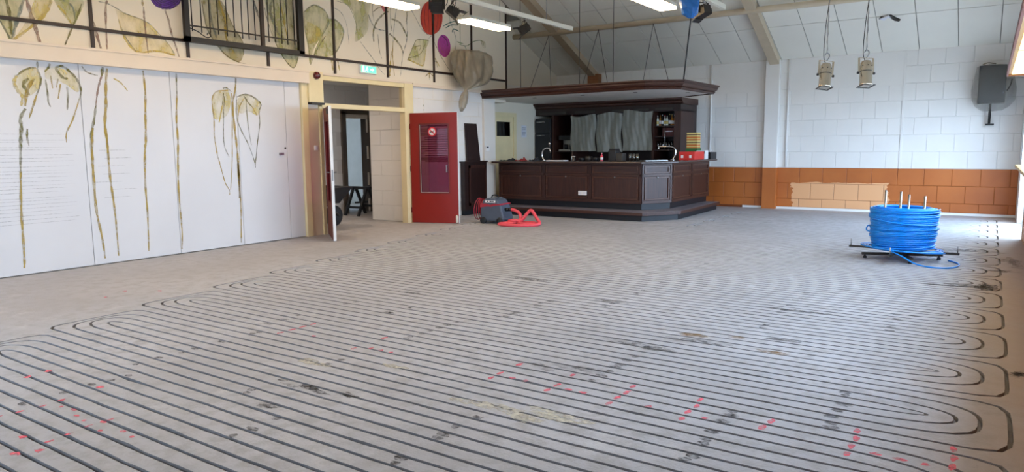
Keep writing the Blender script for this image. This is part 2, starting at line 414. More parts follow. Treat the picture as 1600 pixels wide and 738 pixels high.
for x, y, rx, ry, mt in [(6.27,2.78,.06,.035,'stain_dark'),(5.97,2.75,.12,.035,'stain_dark'),(5.85,2.7,.07,.03,'stain_soft'),(4.98,4.47,.05,.03,'stain_dark'),(5.02,4.7,.03,.02,'stain_dark'),(7.25,3.06,.14,.05,'stain_light'),(7.4,3.2,.2,.06,'stain_light'),(7.1,3.1,.16,.05,'stain_light'),
        (9.56,5.33,.05,.07,'stain_dark'),(9.52,5.3,.05,.05,'stain_soft'),(9.22,8.4,.2,.12,'stain_soft'),(9.35,8.5,.1,.22,'stain_dark'),(9.0,8.35,.25,.05,'stain_soft'),(8.85,6.72,.07,.03,'stain_soft'),(7.15,3.95,.16,.08,'stain_soft'),(6.95,3.85,.1,.05,'stain_soft'),(7.3,4.65,.28,.08,'stain_soft'),(7.6,5.0,.3,.07,'stain_soft'),
        (8.1,5.35,.08,.03,'stain_dark'),(7.8,5.25,.09,.03,'stain_tan'),(7.5,5.15,.12,.05,'stain_tan'),(8.15,5.0,.1,.04,'stain_tan'),(6.0,2.4,.1,.05,'stain_soft'),(6.4,5.9,.2,.06,'stain_soft'),(5.2,6.4,.3,.08,'stain_soft'),(4.6,5.2,.2,.05,'stain_soft'),(7.9,6.4,.35,.06,'stain_soft'),(8.9,11.2,.5,.2,'stain_soft'),(9.6,10.2,.12,.3,'stain_soft'),(9.5,9.6,.16,.1,'stain_soft'),(6.1,3.35,.12,.04,'stain_light'),(5.6,3.1,.14,.05,'stain_light'),(8.9,3.2,.2,.05,'stain_tan')]:
    m = MB()
    for k in range(3): blob(m, x+rng.gauss(0,rx*.4), y+rng.gauss(0,ry*.4), rx*rng.uniform(.5,.9), ry*rng.uniform(.5,.9), .0006+k*.0002, jit=.7, n=14)
    m.build('stain', mt, floor)

# ------------------------------------------------------------------ block walls
BLK = {}
def block_wall(parent, fn, u0_, u1_, z0_, z1_, bw, bh, zoff, matf, name='wall_block', depth=.009, gap=.006, holes=(), shift=0.0):
    """fn(u, z, d) -> point in parent's space; one object for each block, alike blocks share a mesh"""
    z = zoff
    row = 0
    while z < z1_-.01:
        za, zb = max(z, z0_), min(z+bh, z1_)
        if zb-za > .03:
            u = u0_-bw*((row % 2)*.5+shift % 1)
            while u < u1_:
                ua, ub = max(u, u0_), min(u+bw, u1_)
                cu, cz = (ua+ub)/2, (za+zb)/2
                if ub-ua > .03 and not any(h[0] < cu < h[1] and h[2] < cz < h[3] for h in holes):
                    mt = matf(cz)
                    key = (fn, round(ub-ua,3), round(zb-za,3), mt)
                    if key not in BLK:
                        a, b = (ub-ua)/2-gap/2, (zb-za)/2-gap/2; c = .006; O = Vector(fn(0,0,0))
                        v = [Vector(fn(x,y,d))-O for d, x, y in [(-.004,-a,-b),(-.004,a,-b),(-.004,a,b),(-.004,-a,b),(depth-.004,-a,-b),(depth-.004,a,-b),(depth-.004,a,b),(depth-.004,-a,b),(depth,-a+c,-b+c),(depth,a-c,-b+c),(depth,a-c,b-c),(depth,-a+c,b-c)]]
                        q = MB().add(v, [(0,1,5,4),(1,2,6,5),(2,3,7,6),(3,0,4,7),(4,5,9,8),(5,6,10,9),(6,7,11,10),(7,4,8,11),(8,9,10,11)])
                        BLK[key] = q.mesh(name, mt)
                    put(name, BLK[key], parent, loc=fn(cu, cz, 0))
                u += bw
        z += bh; row += 1

# back wall: white blocks over an orange dado
OZ = .925
wb = MB(); wb.box(-.41, W+.2, YB, YB+.2, OZ, EAVE+.3); wb.box(-.41, W+.2, YB, YB+.2, -.1, OZ, 1)
wall_back = S(wb.build('wall_back', ['joint_white', 'joint_orange']))
fback = lambda u, z, d: (u, YB-d, z)
block_wall(wall_back, fback, -.41, W, .05, EAVE+.02, .48, .345, -.11, lambda z: 'orange_paint' if z < OZ else 'white_block', holes=[(-.5,3.2,0,2.3)])
S(B(4.6, W, YB-.02, YB+.01, 0, .05).build('baseboard_back', 'white_paint'))
# column under the rafter and the cable pipes
c = MB(); c.box(5.06, 5.36, YB-.14, YB, OZ, EAVE); c.box(5.06, 5.36, YB-.14, YB, 0, OZ, 1)
S(c.build('trim_1', ['white_block', 'orange_paint'], bevel=.006))
for x, lab in ((3.8, 'thin white conduit on the back wall beside the bar canopy'), (5.53, 'white conduit running down right beside the wall column')):
    t = MB(); t.tube([(x, YB-.03, EAVE), (x, YB-.03, OZ+.02)], .022, 8)
    t2 = thing('conduit', lab, 'pipe', (0,0,0)); t.build('tube', 'white_block', t2)
    for z in (1.3, 2.1, 2.9): B(x-.03, x+.03, YB-.035, YB, z, z+.03).build('clip', 'white_paint', t2)
t = MB(); t.box(5.56, 7.76, YB-.014, YB+.01, 2.62, EAVE); t.box(3.83, 5.06, YB-.014, YB+.01, 2.62, EAVE); S(t.build('trim_16', 'white_block', bevel=.003))
t = MB(); t.box(7.76, 7.80, YB-.02, YB+.01, OZ, EAVE); S(t.build('trim_2', 'white_block'))

# left wall: mural gable above a run of white sliding panels
wl = MB()
def gable(x0, x1, ya, yb, zb, mi=0):
    ys = [ya]+([YRIDGE] if ya < YRIDGE < yb else [])+[yb]
    top = [(y, ceil_z(y)+.1) for y in ys]
    poly = [(ya, zb), (yb, zb)]+top[::-1]
    wl.extr(poly, lambda a, b, t: (t, a, b), x0, x1, mi)
gable(-.2, 0, YR, 8.0, 2.52); gable(-.2, 0, 8.0, 10.35, 2.62); gable(-.2, 0, 10.35, 13.1, 0); gable(-.2, 0, 13.1, 13.6, 2.45); gable(-.61, -.41, 13.1, YB, 0)
wl.box(-.2, -.065, YR, 7.75, -.05, 2.52); wl.box(-.41, -.2, 13.05, 13.1, 0, 2.45); wl.box(-.41, -.2, 13.5, 13.6, 2.45, 4.8); wl.box(-.41, -.2, 13.1, 13.6, 2.45, 2.5)
wall_left = S(wl.build('wall_left', 'mural_wall'))
fleft = lambda u, z, d: (d-.004, u, z)
block_wall(wall_left, fleft, 10.42, 12.66, 0, 2.62, .6, .3, 0, lambda z: 'white_block', depth=.008)
pe = [YR, 1.1, 2.7, 4.35, 5.51, 6.53, 7.40, 7.70]
for i in range(len(pe)-1):
    pn = B(-.06, .0, pe[i]+.003, pe[i+1]-.003, .012, 2.52).build('wall_panel', 'panel_white', wall_left, bevel=.003)
    if i == 5:
        B(0, .025, 7.24, 7.32, 1.35, 1.39).build('latch', 'steel', pn)
        MB().lathe([(.012,0),(.016,.01),(.01,.02)], (0,7.36,1.46), 10, Matrix(((0,0,1),(1,0,0),(0,1,0)))).build('lock', 'black_iron', pn)
for zz in range(24):                                  # dirty rub lines on the first panels
    z = .6+zz*.045+rng.gauss(0,.008); y0 = 3.2+rng.random()*.15
    MB().add([(.0015,y0,z),(.0015,y0+rng.uniform(.5,.95),z+.002),(.0015,y0+.9,z+.006),(.0015,y0,z+.006)], [(0,1,2,3)]).build('scuff_line', 'scuff', wall_left)
for zz in range(7):
    z = .85+zz*.1; y0 = 4.42+rng.random()*.2
    MB().add([(.0015,y0,z),(.0015,y0+.35,z),(.0015,y0+.3,z+.006),(.0015,y0,z+.006)], [(0,1,2,3)]).build('scuff_line', 'scuff', wall_left)
t = MB(); t.box(0, .11, YR, 7.82, 2.50, 2.67); t.box(0, .125, YR, 7.82, 2.67, 2.70)
S(t.build('trim_3', 'beam_paint'))
# door surround: post, boxed lintel, transom frame
t = MB(); t.box(-.1, .05, 7.70, 7.82, 0, 2.50); S(t.build('trim_4', 'cream_paint', bevel=.004))
t = MB(); t.box(-.12, .02, 7.82, 8.05, 0, 2.2); S(t.build('trim_5', 'beam_paint'))
t = MB(); t.box(-.12, .09, 7.82, 8.12, 2.2, 2.70); S(t.build('trim_6', 'cream_paint', bevel=.004))
B(-.0, .13, 7.84, 8.1, 2.165, 2.2).build('door_closer', 'dark_steel', None, label='grey metal closer arm box under the cream lintel', category='door closer')
t = MB()
t.box(-.075, .045, 8.09, 10.13, 2.58, 2.655); t.box(-.075, .055, 8.11, 10.13, 2.12, 2.20); t.box(-.07, .04, 8.085, 8.16, 2.19, 2.59); t.box(-.08, .06, 10.12, 10.36, 0, 2.66); t.box(-.08, .05, 8.05, 8.12, 0, 2.14)
win1 = S(MB().build('window_1', 'cream_paint')) if False else S(t.build('window_1', 'cream_paint', bevel=.004))
B(-.02, -.012, 8.14, 10.14, 2.19, 2.59).build('pane', 'dusty_glass', win1)
t = MB(); t.box(0, .06, 10.36, 13.1, 2.62, 2.68); t.box(0, .04, 8.1, 10.36, 2.66, 2.70); S(t.build('trim_7', 'beam_paint'))
# pilaster and the far service door
t = MB(); t.box(-.2, .06, 12.66, 13.08, 0, 2.5); S(t.build('trim_8', 'white_wall', bevel=.01))
d3 = S(B(-.41, -.36, 13.62, 14.42, 0, 2.16).build('door_3', 'cream_paint', bevel=.004))
for a in ((13.5,13.62,0,2.26),(14.42,14.54,0,2.26),(13.62,14.42,2.16,2.26)): B(-.41, -.34, *a).build('door_frame', 'cream_paint', d3)
B(-.36, -.35, 13.72, 14.27, 1.70, 2.04).build('pane', 'dark_glass', d3); B(-.365,-.358,13.72,14.27,1.70,2.04).build('pane_backing', 'bottle_dark', d3)

# corridor behind the double doors
t = MB(); t.box(-1.07, -.1, 10.3, 10.5, 0, 2.8); t.box(-1.27, -1.07, 10.3, 12.6, 0, 2.8) if False else None
wc = S(t.build('wall_corridor', 'joint_white'))
fcor = lambda u, z, d: (u, 10.3-d, z)
block_wall(wc, fcor, -1.07, -.1, 0, 2.8, .6, .3, 0, lambda z: 'white_block', depth=.008, gap=.006)
t = MB()
t.box(-2.7, -2.5, 7.0, 10.85, 0, 2.8); t.box(-2.7, -2.5, 11.75, 12.6, 0, 2.8); t.box(-2.7, -2.5, 10.85, 11.75, 2.25, 2.8); t.box(-2.5, -1.07, 12.4, 12.6, 0, 2.8); t.box(-1.2, -1.07, 10.5, 12.4, 0, 2.8)
t.box(-2.5, -.2, 7.0, 7.2, 0, 2.8)
wc2 = S(t.build('wall_corridor_end', 'joint_white'))
fc2 = lambda u, z, d: (-2.5+d, u, z)
block_wall(wc2, fc2, 9.2, 12.4, 0, 2.8, .6, .3, 0, lambda z: 'white_block', holes=[(10.85,11.75,0,2.25)])
df = MB(); df.box(-2.72,-2.44,10.83,10.95,0,2.25); df.box(-2.72,-2.44,11.65,11.77,0,2.25); df.box(-2.72,-2.44,10.83,11.77,2.2,2.3)
S(df.build('door_4', 'dark_wood_frame'))
t = MB(); t.box(-4.9, -4.7, 9, 15, 0, 2.8); t.box(-4.7,-2.7,14.8,15,0,2.8); t.box(-4.7,-2.7,9,9.2,0,2.8); S(t.build('wall_store', 'grey_tile'))
t = MB(); t.box(-4.9, -.2, 7.0, 15, 2.8, 2.9); S(t.build('ceiling_corridor', 'white_wall'))

# right wall: low dado, sill, windows, glazed doors near the back corner
t = MB(); t.box(W, W+.2, YR, 12.85, 0, .98); t.box(W, W+.2, YR, 3.4, .98, 2.5, 1); t.box(W+.02, W+.2, 5.38, 5.52, .98, 2.5, 1); wall_right = S(t.build('wall_right', ['orange_paint', 'white_wall']))
t = MB(); t.box(W-.01, W+.21, 12.85, 12.93, 0, 2.5); t.box(W, W+.2, 15.5, YB, 0, 2.5); S(t.build('trim_9', 'white_paint'))
t = MB(); t.box(W-.05, W+.2, YR, 12.86, .98, 1.04); S(t.build('trim_10', 'white_paint', bevel=.004))
t = MB(); t.box(W-.16, W+.15, YR, 12.88, 1.075, 1.115); t.box(W-.02, W+.2, YR, 12.86, 1.04, 1.075); S(t.build('trim_11', 'sill_wood', bevel=.006))
wr = MB()
poly = [(YR, 2.5), (YB, 2.5), (YB, EAVE+.1), (YRIDGE, ZRIDGE+.1), (YR, EAVE+.1)]
wr.extr(poly, lambda a, b, t_: (t_, a, b), W, W+.2)
S(wr.build('wall_right_gable', 'white_wall'))
def window(idx, plane, a0, a1, z0, z1, div, portal_rot, axis):
    f = MB(); g = MB(); d = .05
    def bx(mb, p, q, za, zb, th): 
        if axis == 'x': mb.box(plane-th, plane+th, p, q, za, zb)
        else: mb.box(p, q, plane-th, plane+th, za, zb)
    bx(f, a0, a1, z0, z0+d, .03); bx(f, a0, a1, z1-d, z1, .03)
    for k in range(div+1):
        p = a0+(a1-a0)*k/div; bx(f, max(a0, p-d/2), min(a1, p+d/2), z0, z1, .03)
    o = S(f.build('window_%d' % idx, 'white_paint'))
    for k in range(div):
        p, q = a0+(a1-a0)*k/div+.02, a0+(a1-a0)*(k+1)/div-.02; g = MB(); bx(g, p, q, z0+.04, z1-.04, .004); g.build('pane', 'window_glass', o)
    c = ((a0+a1)/2, (z0+z1)/2)
    loc = (plane, c[0], c[1]) if axis == 'x' else (c[0], plane, c[1])
    portal(loc, portal_rot, *( (z1-z0, a1-a0) if axis == 'x' else (a1-a0, z1-z0)))
RX = (0, math.pi/2, 0)                               # an area light pointing along -x
window(2, W+.12, 3.4, 5.4, 1.1, 2.5, 2, RX, 'x'); window(3, W+.12, 5.5, 12.85, 1.1, 2.5, 5, RX, 'x'); window(4, W+.12, 12.93, 15.5, 0.02, 2.5, 2, RX, 'x')
# rear wall (behind the viewer) with its windows
t = MB(); t.box(-.2, W+.2, YR-.2, YR, -.1, .9); t.box(-.2, W+.2, YR-.2, YR, 2.6, EAVE+.2)
for a, b in ((-.2, .9), (4.0, W+.2)): t.box(a, b, YR-.2, YR, .9, 2.6)
S(t.build('wall_rear', 'white_wall'))
RY = (-math.pi/2, 0, 0)
window(5, YR-.1, .9, 4.0, .9, 2.6, 3, (math.pi/2, 0, 0), 'y')
g = MB(); g.box(-30, 45, -40, 60, -.5, -.32); 
M('paving', '#a7a39b', .9, var=.15, scale=.8); S(g.build('ground', 'paving'))

# ceiling: two slopes, the back one boarded with panels
n_ = math.sqrt(1+SLOPE**2)
t = MB()
for ya, mi in ((YB+.3, 0), (YR-.3, 1)):
    za = EAVE-.3*SLOPE
    v = [(x, y, z+d) for d in (.022, .12) for x, y, z in ((-.7,YRIDGE,ZRIDGE),(W+.2,YRIDGE,ZRIDGE),(W+.2,ya,za),(-.7,ya,za))]
    t.add(v, [(0,1,2,3),(4,5,6,7),(0,1,5,4),(1,2,6,5),(2,3,7,6),(3,0,4,7)], mi)
ceiling = S(t.build('ceiling', ['ceiling_gap', 'ceiling_board']))
PWX, PLY = .6645, 1.22
xs = [9.34-PWX*k for k in range(16)]
xs = [W]+[x for x in xs if x > -.41]+[-.41]
pc = {}
yy = YB; r = 0
while yy > YRIDGE+.05:
    y2 = max(yy-PLY, YRIDGE)
    for k in range(len(xs)-1):
        x1, x0 = xs[k], xs[k+1]
        if y2 < 13.0 and x0 < -.2: x0 = 0
        if x1-x0 < .1: continue
        w, l = (x1-x0)/2-.0075, (yy-y2)/2-.0075
        key = (round(w,3), round(l,3))
        if key not in pc:
            q = MB(); c = .006; sl = lambda a, b, d: (a, b-d*SLOPE/n_, -b*SLOPE-d/n_)
            v = [sl(-w,-l,-.02),sl(w,-l,-.02),sl(w,l,-.02),sl(-w,l,-.02),sl(-w,-l,0),sl(w,-l,0),sl(w,l,0),sl(-w,l,0)]
            q.add(v, [(0,1,5,4),(1,2,6,5),(2,3,7,6),(3,0,4,7),(4,5,6,7)]); pc[key] = q.mesh('ceiling_panel', 'ceiling_board')
        put('ceiling_panel', pc[key], ceiling, loc=((x0+x1)/2, (yy+y2)/2, ceil_z((yy+y2)/2)))
    yy = y2; r += 1
# rafters along the slope, the round purlin under them
def rafter(idx, x, w, h, m):
    a = MB(); ya, yb = YB, YRIDGE
    v = []
    for y in (ya, yb):
        z = ceil_z(y)-.002
        for xx, dz in ((-w/2, 0), (w/2, 0), (w/2, -h), (-w/2, -h)): v.append((x+xx, y, z+dz))
    a.add(v, [(0,1,2,3),(4,7,6,5),(0,4,5,1),(1,5,6,2),(2,6,7,3),(3,7,4,0)])
    S(a.build('trim_%d' % idx, m))
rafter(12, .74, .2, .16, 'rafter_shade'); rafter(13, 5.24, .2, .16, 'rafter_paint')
S(B(.62, .93, YB-.2, YB, 3.02, 3.27).build('trim_14', 'brown_block_wood', bevel=.006))
pu = MB(); pu.tube([(-.41, 14.55, 4.07), (W, 14.55, 4.07)], .06, 14)
S(pu.build('trim_15', 'rafter_paint'))
for k, (x, y) in enumerate([(7.55, 15.4)]):
    sl = lambda a, b, d: (x+a, y+b-d*.4, ceil_z(y+b)-d*.9)
    q = MB(); poly = [(-.15,.03),(-.08,.07),(-.02,.0),(.04,.02),(.1,.12),(.17,.16),(.2,.12),(.12,.03),(.06,-.05),(0,-.06),(-.06,-.01),(-.12,-.02)]
    q.extr(poly, lambda a, b, t_: sl(a, b, t_), .0, .025); q.build('torn_board', 'dark_steel', ceiling)
    q = MB(); q.extr([(-.14,.0),(-.06,.05),(0,-.03),(.05,.01),(.02,-.09),(-.05,-.05)], lambda a, b, t_: sl(a, b, t_), .024, .05); q.build('torn_board', 'paper', ceiling)

MURAL = [
 ('painted_leaf', [
  ('s','olive',0.02,[(3.9,2.49),(3.9,2.42)]),
  ('s','olive',0.018,[(3.88,2.42),(3.77,2.39),(3.67,2.31)]),
  ('s','yellow',0.03,[(3.67,2.31),(3.64,2.23),(3.67,2.14),(3.71,2.08),(3.69,1.97)]),
  ('s','olive',0.018,[(3.89,2.42),(3.92,2.31),(3.91,2.23),(3.86,2.1)]),
  ('s','ochre',0.018,[(3.86,2.1),(3.8,1.94),(3.76,1.83)]),
  ('s','olive',0.03,[(3.79,2.29),(3.73,2.22),(3.76,2.15),(3.78,2.1)]),
  ('s','ochre',0.03,[(3.85,2.29),(3.77,2.16),(3.73,1.97)]),
  ('s','olive',0.03,[(3.73,1.94),(3.67,1.83),(3.67,1.73),(3.65,1.57),(3.64,1.47),(3.62,1.22)]),
  ('s','ochre',0.022,[(3.62,1.22),(3.59,0.84),(3.58,0.52),(3.57,0.18),(3.56,0.09)]),
  ('s','olive',0.018,[(3.73,1.71),(3.72,1.62),(3.73,1.51)]),
  ('f','w_yellow',0,[(3.88,2.42),(3.72,2.35),(3.65,2.23),(3.7,2.09),(3.77,2.08),(3.88,2.17),(3.91,2.3)]),
 ]),
 ('painted_leaf', [
  ('s','olive',0.02,[(4.03,2.48),(4.02,2.44),(3.97,2.38)]),
  ('s','olive',0.022,[(4.09,2.44),(4.17,2.46),(4.26,2.39),(4.33,2.3),(4.36,2.18),(4.33,2.08)]),
  ('s','ochre',0.014,[(4.33,2.08),(4.23,1.82),(4.15,1.67),(4.14,1.55)]),
  ('s','olive',0.016,[(3.97,2.29),(3.98,2.14),(3.98,2.03),(4.0,1.97)]),
  ('s','ochre',0.012,[(4.03,2.34),(4.04,2.19)]),
  ('s','ochre',0.012,[(4.11,2.31),(4.08,2.2)]),
  ('s','ochre',0.014,[(4.13,2.25),(4.09,2.07)]),
  ('s','olive',0.02,[(4.2,2.22),(4.2,2.09),(4.18,1.94)]),
  ('s','olive',0.025,[(4.09,2.43),(4.16,2.33),(4.22,2.32)]),
  ('f','w_yellow',0,[(3.97,2.4),(4.09,2.45),(4.24,2.39),(4.33,2.28),(4.32,2.16),(4.2,2.24),(4.08,2.29),(3.98,2.3)]),
 ]),
 ('painted_stem', [
  ('s','olive',0.03,[(4.64,2.49),(4.62,2.38)]),
  ('s','mauve',0.02,[(4.62,2.38),(4.59,2.31),(4.55,2.17),(4.52,2.02)]),
  ('s','olive',0.024,[(4.52,2.02),(4.49,1.86),(4.44,1.67),(4.42,1.5),(4.42,1.33)]),
  ('s','ochre',0.026,[(4.46,1.73),(4.43,1.46),(4.42,1.14),(4.42,0.7),(4.46,0.37),(4.48,0.08)]),
 ]),
 ('painted_stem', [
  ('s','ochre',0.028,[(4.69,2.48),(4.66,2.27),(4.64,2.01),(4.61,1.78),(4.62,1.54),(4.62,1.33)]),
  ('s','ochre',0.022,[(4.62,1.73),(4.62,1.46),(4.62,1.13),(4.64,0.8),(4.65,0.52),(4.65,0.09)]),
  ('s','olive',0.014,[(4.39,2.48),(4.45,2.41),(4.57,2.38)]),
  ('s','yellow',0.014,[(4.76,2.36),(4.85,2.31),(4.93,2.21)]),
 ]),
 ('painted_stem', [
  ('s','ochre',0.024,[(5.15,2.49),(5.16,2.22),(5.14,1.92),(5.12,1.57),(5.1,1.46),(5.07,1.03),(5.07,0.59),(5.05,0.1)]),
 ]),
 ('painted_stem', [
  ('s','olive',0.018,[(5.61,2.49),(5.6,2.19)]),
  ('s','ochre',0.022,[(5.6,2.19),(5.57,1.88),(5.57,1.57),(5.55,1.3),(5.53,0.86),(5.54,0.34),(5.52,0.07)]),
 ]),
 ('painted_stem', [
  ('s','olive',0.02,[(6.54,2.49),(6.53,2.4)]),
  ('s','ochre',0.026,[(6.53,2.4),(6.51,2.3),(6.46,2.1),(6.47,1.77),(6.49,1.46),(6.5,1.08),(6.49,0.72),(6.49,1.28),(6.5,0.64),(6.47,0.05)]),
 ]),
 ('painted_leaf', [
  ('s','ochre',0.014,[(6.4,2.31),(6.21,2.28),(6.13,2.16),(6.14,1.89),(6.13,1.64),(6.16,1.37),(6.18,1.29),(6.21,1.16),(6.26,0.96),(6.32,0.85),(6.32,0.78)]),
  ('s','ochre',0.012,[(6.45,2.27),(6.44,1.97),(6.41,1.46),(6.38,1.13),(6.34,0.85)]),
  ('s','olive',0.014,[(6.32,2.27),(6.29,2.09)]),
  ('s','yellow',0.02,[(6.29,2.09),(6.22,1.84)]),
  ('s','olive',0.012,[(6.33,2.22),(6.29,1.84),(6.28,1.52),(6.35,1.34)]),
  ('s','olive',0.012,[(6.31,2.33),(6.38,2.34),(6.45,2.29)]),
  ('f','w_yellow',0,[(6.4,2.3),(6.21,2.28),(6.14,2.16),(6.15,1.89),(6.35,1.94),(6.43,2.15)]),
 ]),
 ('painted_leaf', [
  ('s','olive',0.02,[(6.54,2.22),(6.66,2.26),(6.78,2.25),(6.92,2.17),(6.95,2.11),(6.91,2.04)]),
  ('s','olive',0.014,[(6.91,2.04),(6.91,1.83),(6.86,1.59),(6.82,1.38),(6.79,1.17)]),
  ('s','olive',0.012,[(6.53,2.18),(6.51,1.95),(6.57,1.75),(6.68,1.54),(6.77,1.3),(6.79,1.17)]),
  ('s','olive',0.018,[(6.66,2.24),(6.73,2.14),(6.79,2.09)]),
  ('s','ochre',0.012,[(6.79,2.09),(6.87,1.96)]),
  ('s','olive',0.012,[(6.69,2.16),(6.7,1.85),(6.74,1.51)]),
  ('s','ochre',0.012,[(6.66,2.21),(6.56,2.05),(6.53,1.85)]),
  ('f','w_yellow',0,[(6.55,2.2),(6.66,2.25),(6.8,2.24),(6.94,2.12),(6.89,1.96),(6.74,2.01),(6.59,1.98),(6.53,2.05)]),
 ]),
 ('painted_leaf', [
  ('f','w_green',0,[(3.58,3.14),(3.81,3.17),(3.75,2.99),(3.65,2.69),(3.61,2.77),(3.56,2.91)]),
  ('f','w_yellow',0,[(3.93,3.19),(4.11,3.22),(4.04,3.09),(3.97,2.97),(3.84,2.85),(3.65,2.69),(3.79,2.88)]),
  ('s','yellow',0.03,[(4.11,3.22),(4.07,3.12),(3.99,3.0),(3.87,2.88),(3.66,2.7)]),
  ('s','grey',0.03,[(3.82,3.18),(3.75,2.99),(3.69,2.81),(3.66,2.7)]),
  ('s','olive',0.03,[(3.64,3.15),(3.66,2.98),(3.66,2.77)]),
  ('s','grey',0.016,[(3.56,2.91),(3.61,2.8),(3.65,2.71)]),
  ('s','mauve',0.036,[(3.85,3.18),(3.88,3.01),(3.92,2.85),(3.95,2.69)]),
 ]),
 ('painted_leaf', [
  ('f','w_green',0,[(4.14,3.23),(4.47,3.28),(4.41,3.09),(4.33,2.96),(4.26,3.03),(4.18,3.14)]),
  ('s','yellow',0.02,[(4.18,3.17),(4.25,3.09),(4.32,2.96)]),
  ('s','olive',0.016,[(4.45,3.23),(4.39,3.08),(4.31,2.91),(4.24,2.76),(4.19,2.65)]),
  ('s','grey',0.02,[(4.24,3.24),(4.34,3.18),(4.36,3.04)]),
 ]),
 ('painted_stem', [
  ('s','mauve',0.03,[(4.56,3.05),(4.59,2.92),(4.64,2.7)]),
  ('s','mauve',0.022,[(4.76,3.32),(4.73,3.19),(4.71,2.71)]),
 ]),
 ('painted_leaf', [
  ('f','w_yellow',0,[(4.85,3.23),(4.98,3.19),(5.17,3.15),(5.29,3.1),(5.41,2.99),(5.54,2.86),(5.61,2.73),(5.36,2.76),(5.12,2.72),(5.0,2.79),(4.93,2.91),(4.88,3.11)]),
  ('s','grey',0.012,[(4.65,3.29),(4.77,3.28),(4.91,3.22),(4.98,3.19),(5.17,3.15),(5.29,3.1),(5.41,2.99),(5.54,2.86),(5.61,2.73)]),
  ('s','yellow',0.02,[(5.61,2.73),(5.36,2.76),(5.12,2.72),(5.0,2.79),(4.93,2.91),(4.88,3.11)]),
  ('s','grey',0.01,[(5.08,2.73),(4.97,2.87),(4.91,3.02)]),
 ]),
 ('painted_stem', [
  ('s','ochre',0.022,[(5.21,3.4),(5.21,3.32)]),
  ('s','mauve',0.02,[(5.22,3.31),(5.22,3.2),(5.22,3.11),(5.23,2.87),(5.24,2.71)]),
 ]),
 ('painted_flower', [
  ('f','purple',0,[(5.77,3.56),(5.76,3.51),(5.73,3.45),(5.68,3.4),(5.62,3.36),(5.56,3.34),(5.49,3.33),(5.43,3.34),(5.38,3.36),(5.35,3.39),(5.32,3.44),(5.32,3.49),(5.33,3.54),(5.36,3.6),(5.41,3.65),(5.46,3.68),(5.52,3.71),(5.59,3.72),(5.65,3.72),(5.7,3.7),(5.74,3.66),(5.77,3.62)]),
  ('s','violet',0.014,[(5.77,3.56),(5.76,3.51),(5.73,3.45),(5.68,3.4),(5.62,3.36),(5.56,3.34),(5.49,3.33),(5.43,3.34),(5.38,3.36),(5.35,3.39),(5.32,3.44),(5.32,3.49)]),
  ('s','violet',0.014,[(5.74,3.56),(5.73,3.51),(5.7,3.46),(5.66,3.42),(5.61,3.39),(5.56,3.36),(5.5,3.35),(5.45,3.36),(5.4,3.38),(5.37,3.41),(5.35,3.45),(5.35,3.49)]),
  ('s','violet',0.014,[(5.72,3.55),(5.7,3.51),(5.68,3.47),(5.65,3.44),(5.6,3.41),(5.55,3.39),(5.51,3.38),(5.46,3.38),(5.42,3.4),(5.39,3.43),(5.38,3.46),(5.37,3.5)]),
  ('s','violet',0.014,[(5.69,3.55),(5.68,3.52),(5.66,3.48),(5.63,3.45),(5.59,3.43),(5.55,3.41),(5.51,3.41),(5.47,3.41),(5.44,3.42),(5.42,3.44),(5.4,3.47),(5.4,3.5)]),
  ('s','violet',0.014,[(5.66,3.55),(5.65,3.52),(5.64,3.49),(5.61,3.47),(5.58,3.45),(5.55,3.44),(5.52,3.43),(5.49,3.43),(5.46,3.44),(5.44,3.46),(5.43,3.48),(5.42,3.51)]),
  ('s','mauve',0.022,[(5.51,3.32),(5.55,3.19),(5.59,2.98),(5.63,2.86),(5.67,2.71)]),
 ]),
 ('painted_leaf', [
  ('f','w_olive',0,[(6.06,3.53),(6.12,3.15),(6.29,2.91),(6.43,2.79),(6.6,2.73),(6.69,2.84),(6.69,3.03),(6.53,3.26),(6.42,3.51),(6.33,3.58)]),
  ('s','olive',0.016,[(6.06,3.53),(6.12,3.15),(6.29,2.91),(6.43,2.79),(6.6,2.73),(6.74,2.71)]),
  ('s','ochre',0.03,[(6.33,3.58),(6.41,3.32),(6.42,3.05),(6.53,2.85)]),
  ('s','olive',0.014,[(6.69,2.84),(6.69,3.03),(6.53,3.26),(6.42,3.51)]),
  ('s','grey',0.03,[(6.18,3.55),(6.19,3.29),(6.26,3.04)]),
 ]),
 ('painted_leaf', [
  ('f','w_green',0,[(7.12,3.7),(7.17,3.43),(7.35,2.96),(7.59,2.73),(7.72,2.94),(7.66,3.2),(7.62,3.78)]),
  ('s','olive',0.014,[(7.11,3.59),(7.16,3.37),(7.35,2.96),(7.59,2.73),(7.7,2.91)]),
  ('s','grey',0.03,[(6.91,3.67),(6.97,3.51),(7.02,3.35)]),
  ('s','grey',0.04,[(7.26,3.73),(7.21,3.55),(7.3,3.3),(7.4,3.17)]),
  ('s','ochre',0.02,[(7.4,3.75),(7.45,3.47),(7.51,3.18)]),
 ]),
 ('painted_leaf', [
  ('f','w_green',0,[(7.86,3.64),(8.08,3.78),(8.31,3.71),(8.37,3.53),(8.21,3.3),(8.04,3.09),(7.94,2.81),(7.91,3.08),(7.86,3.38)]),
  ('f','w_yellow',0,[(7.91,3.5),(8.14,3.44),(8.21,3.33),(8.0,3.15),(7.91,3.23)]),
  ('s','grey',0.02,[(7.86,3.64),(8.08,3.78),(8.31,3.71),(8.37,3.53),(8.21,3.3)]),
  ('s','olive',0.014,[(8.29,3.31),(8.12,3.1),(8.03,2.97),(7.95,2.81)]),
  ('s','olive',0.01,[(7.86,3.64),(7.86,3.38),(7.92,3.14),(7.94,2.93),(7.94,2.81)]),
  ('f','w_green',0,[(8.37,3.6),(8.56,3.59),(8.7,3.45),(8.62,3.22),(8.44,3.01),(8.03,2.94),(8.17,3.26)]),
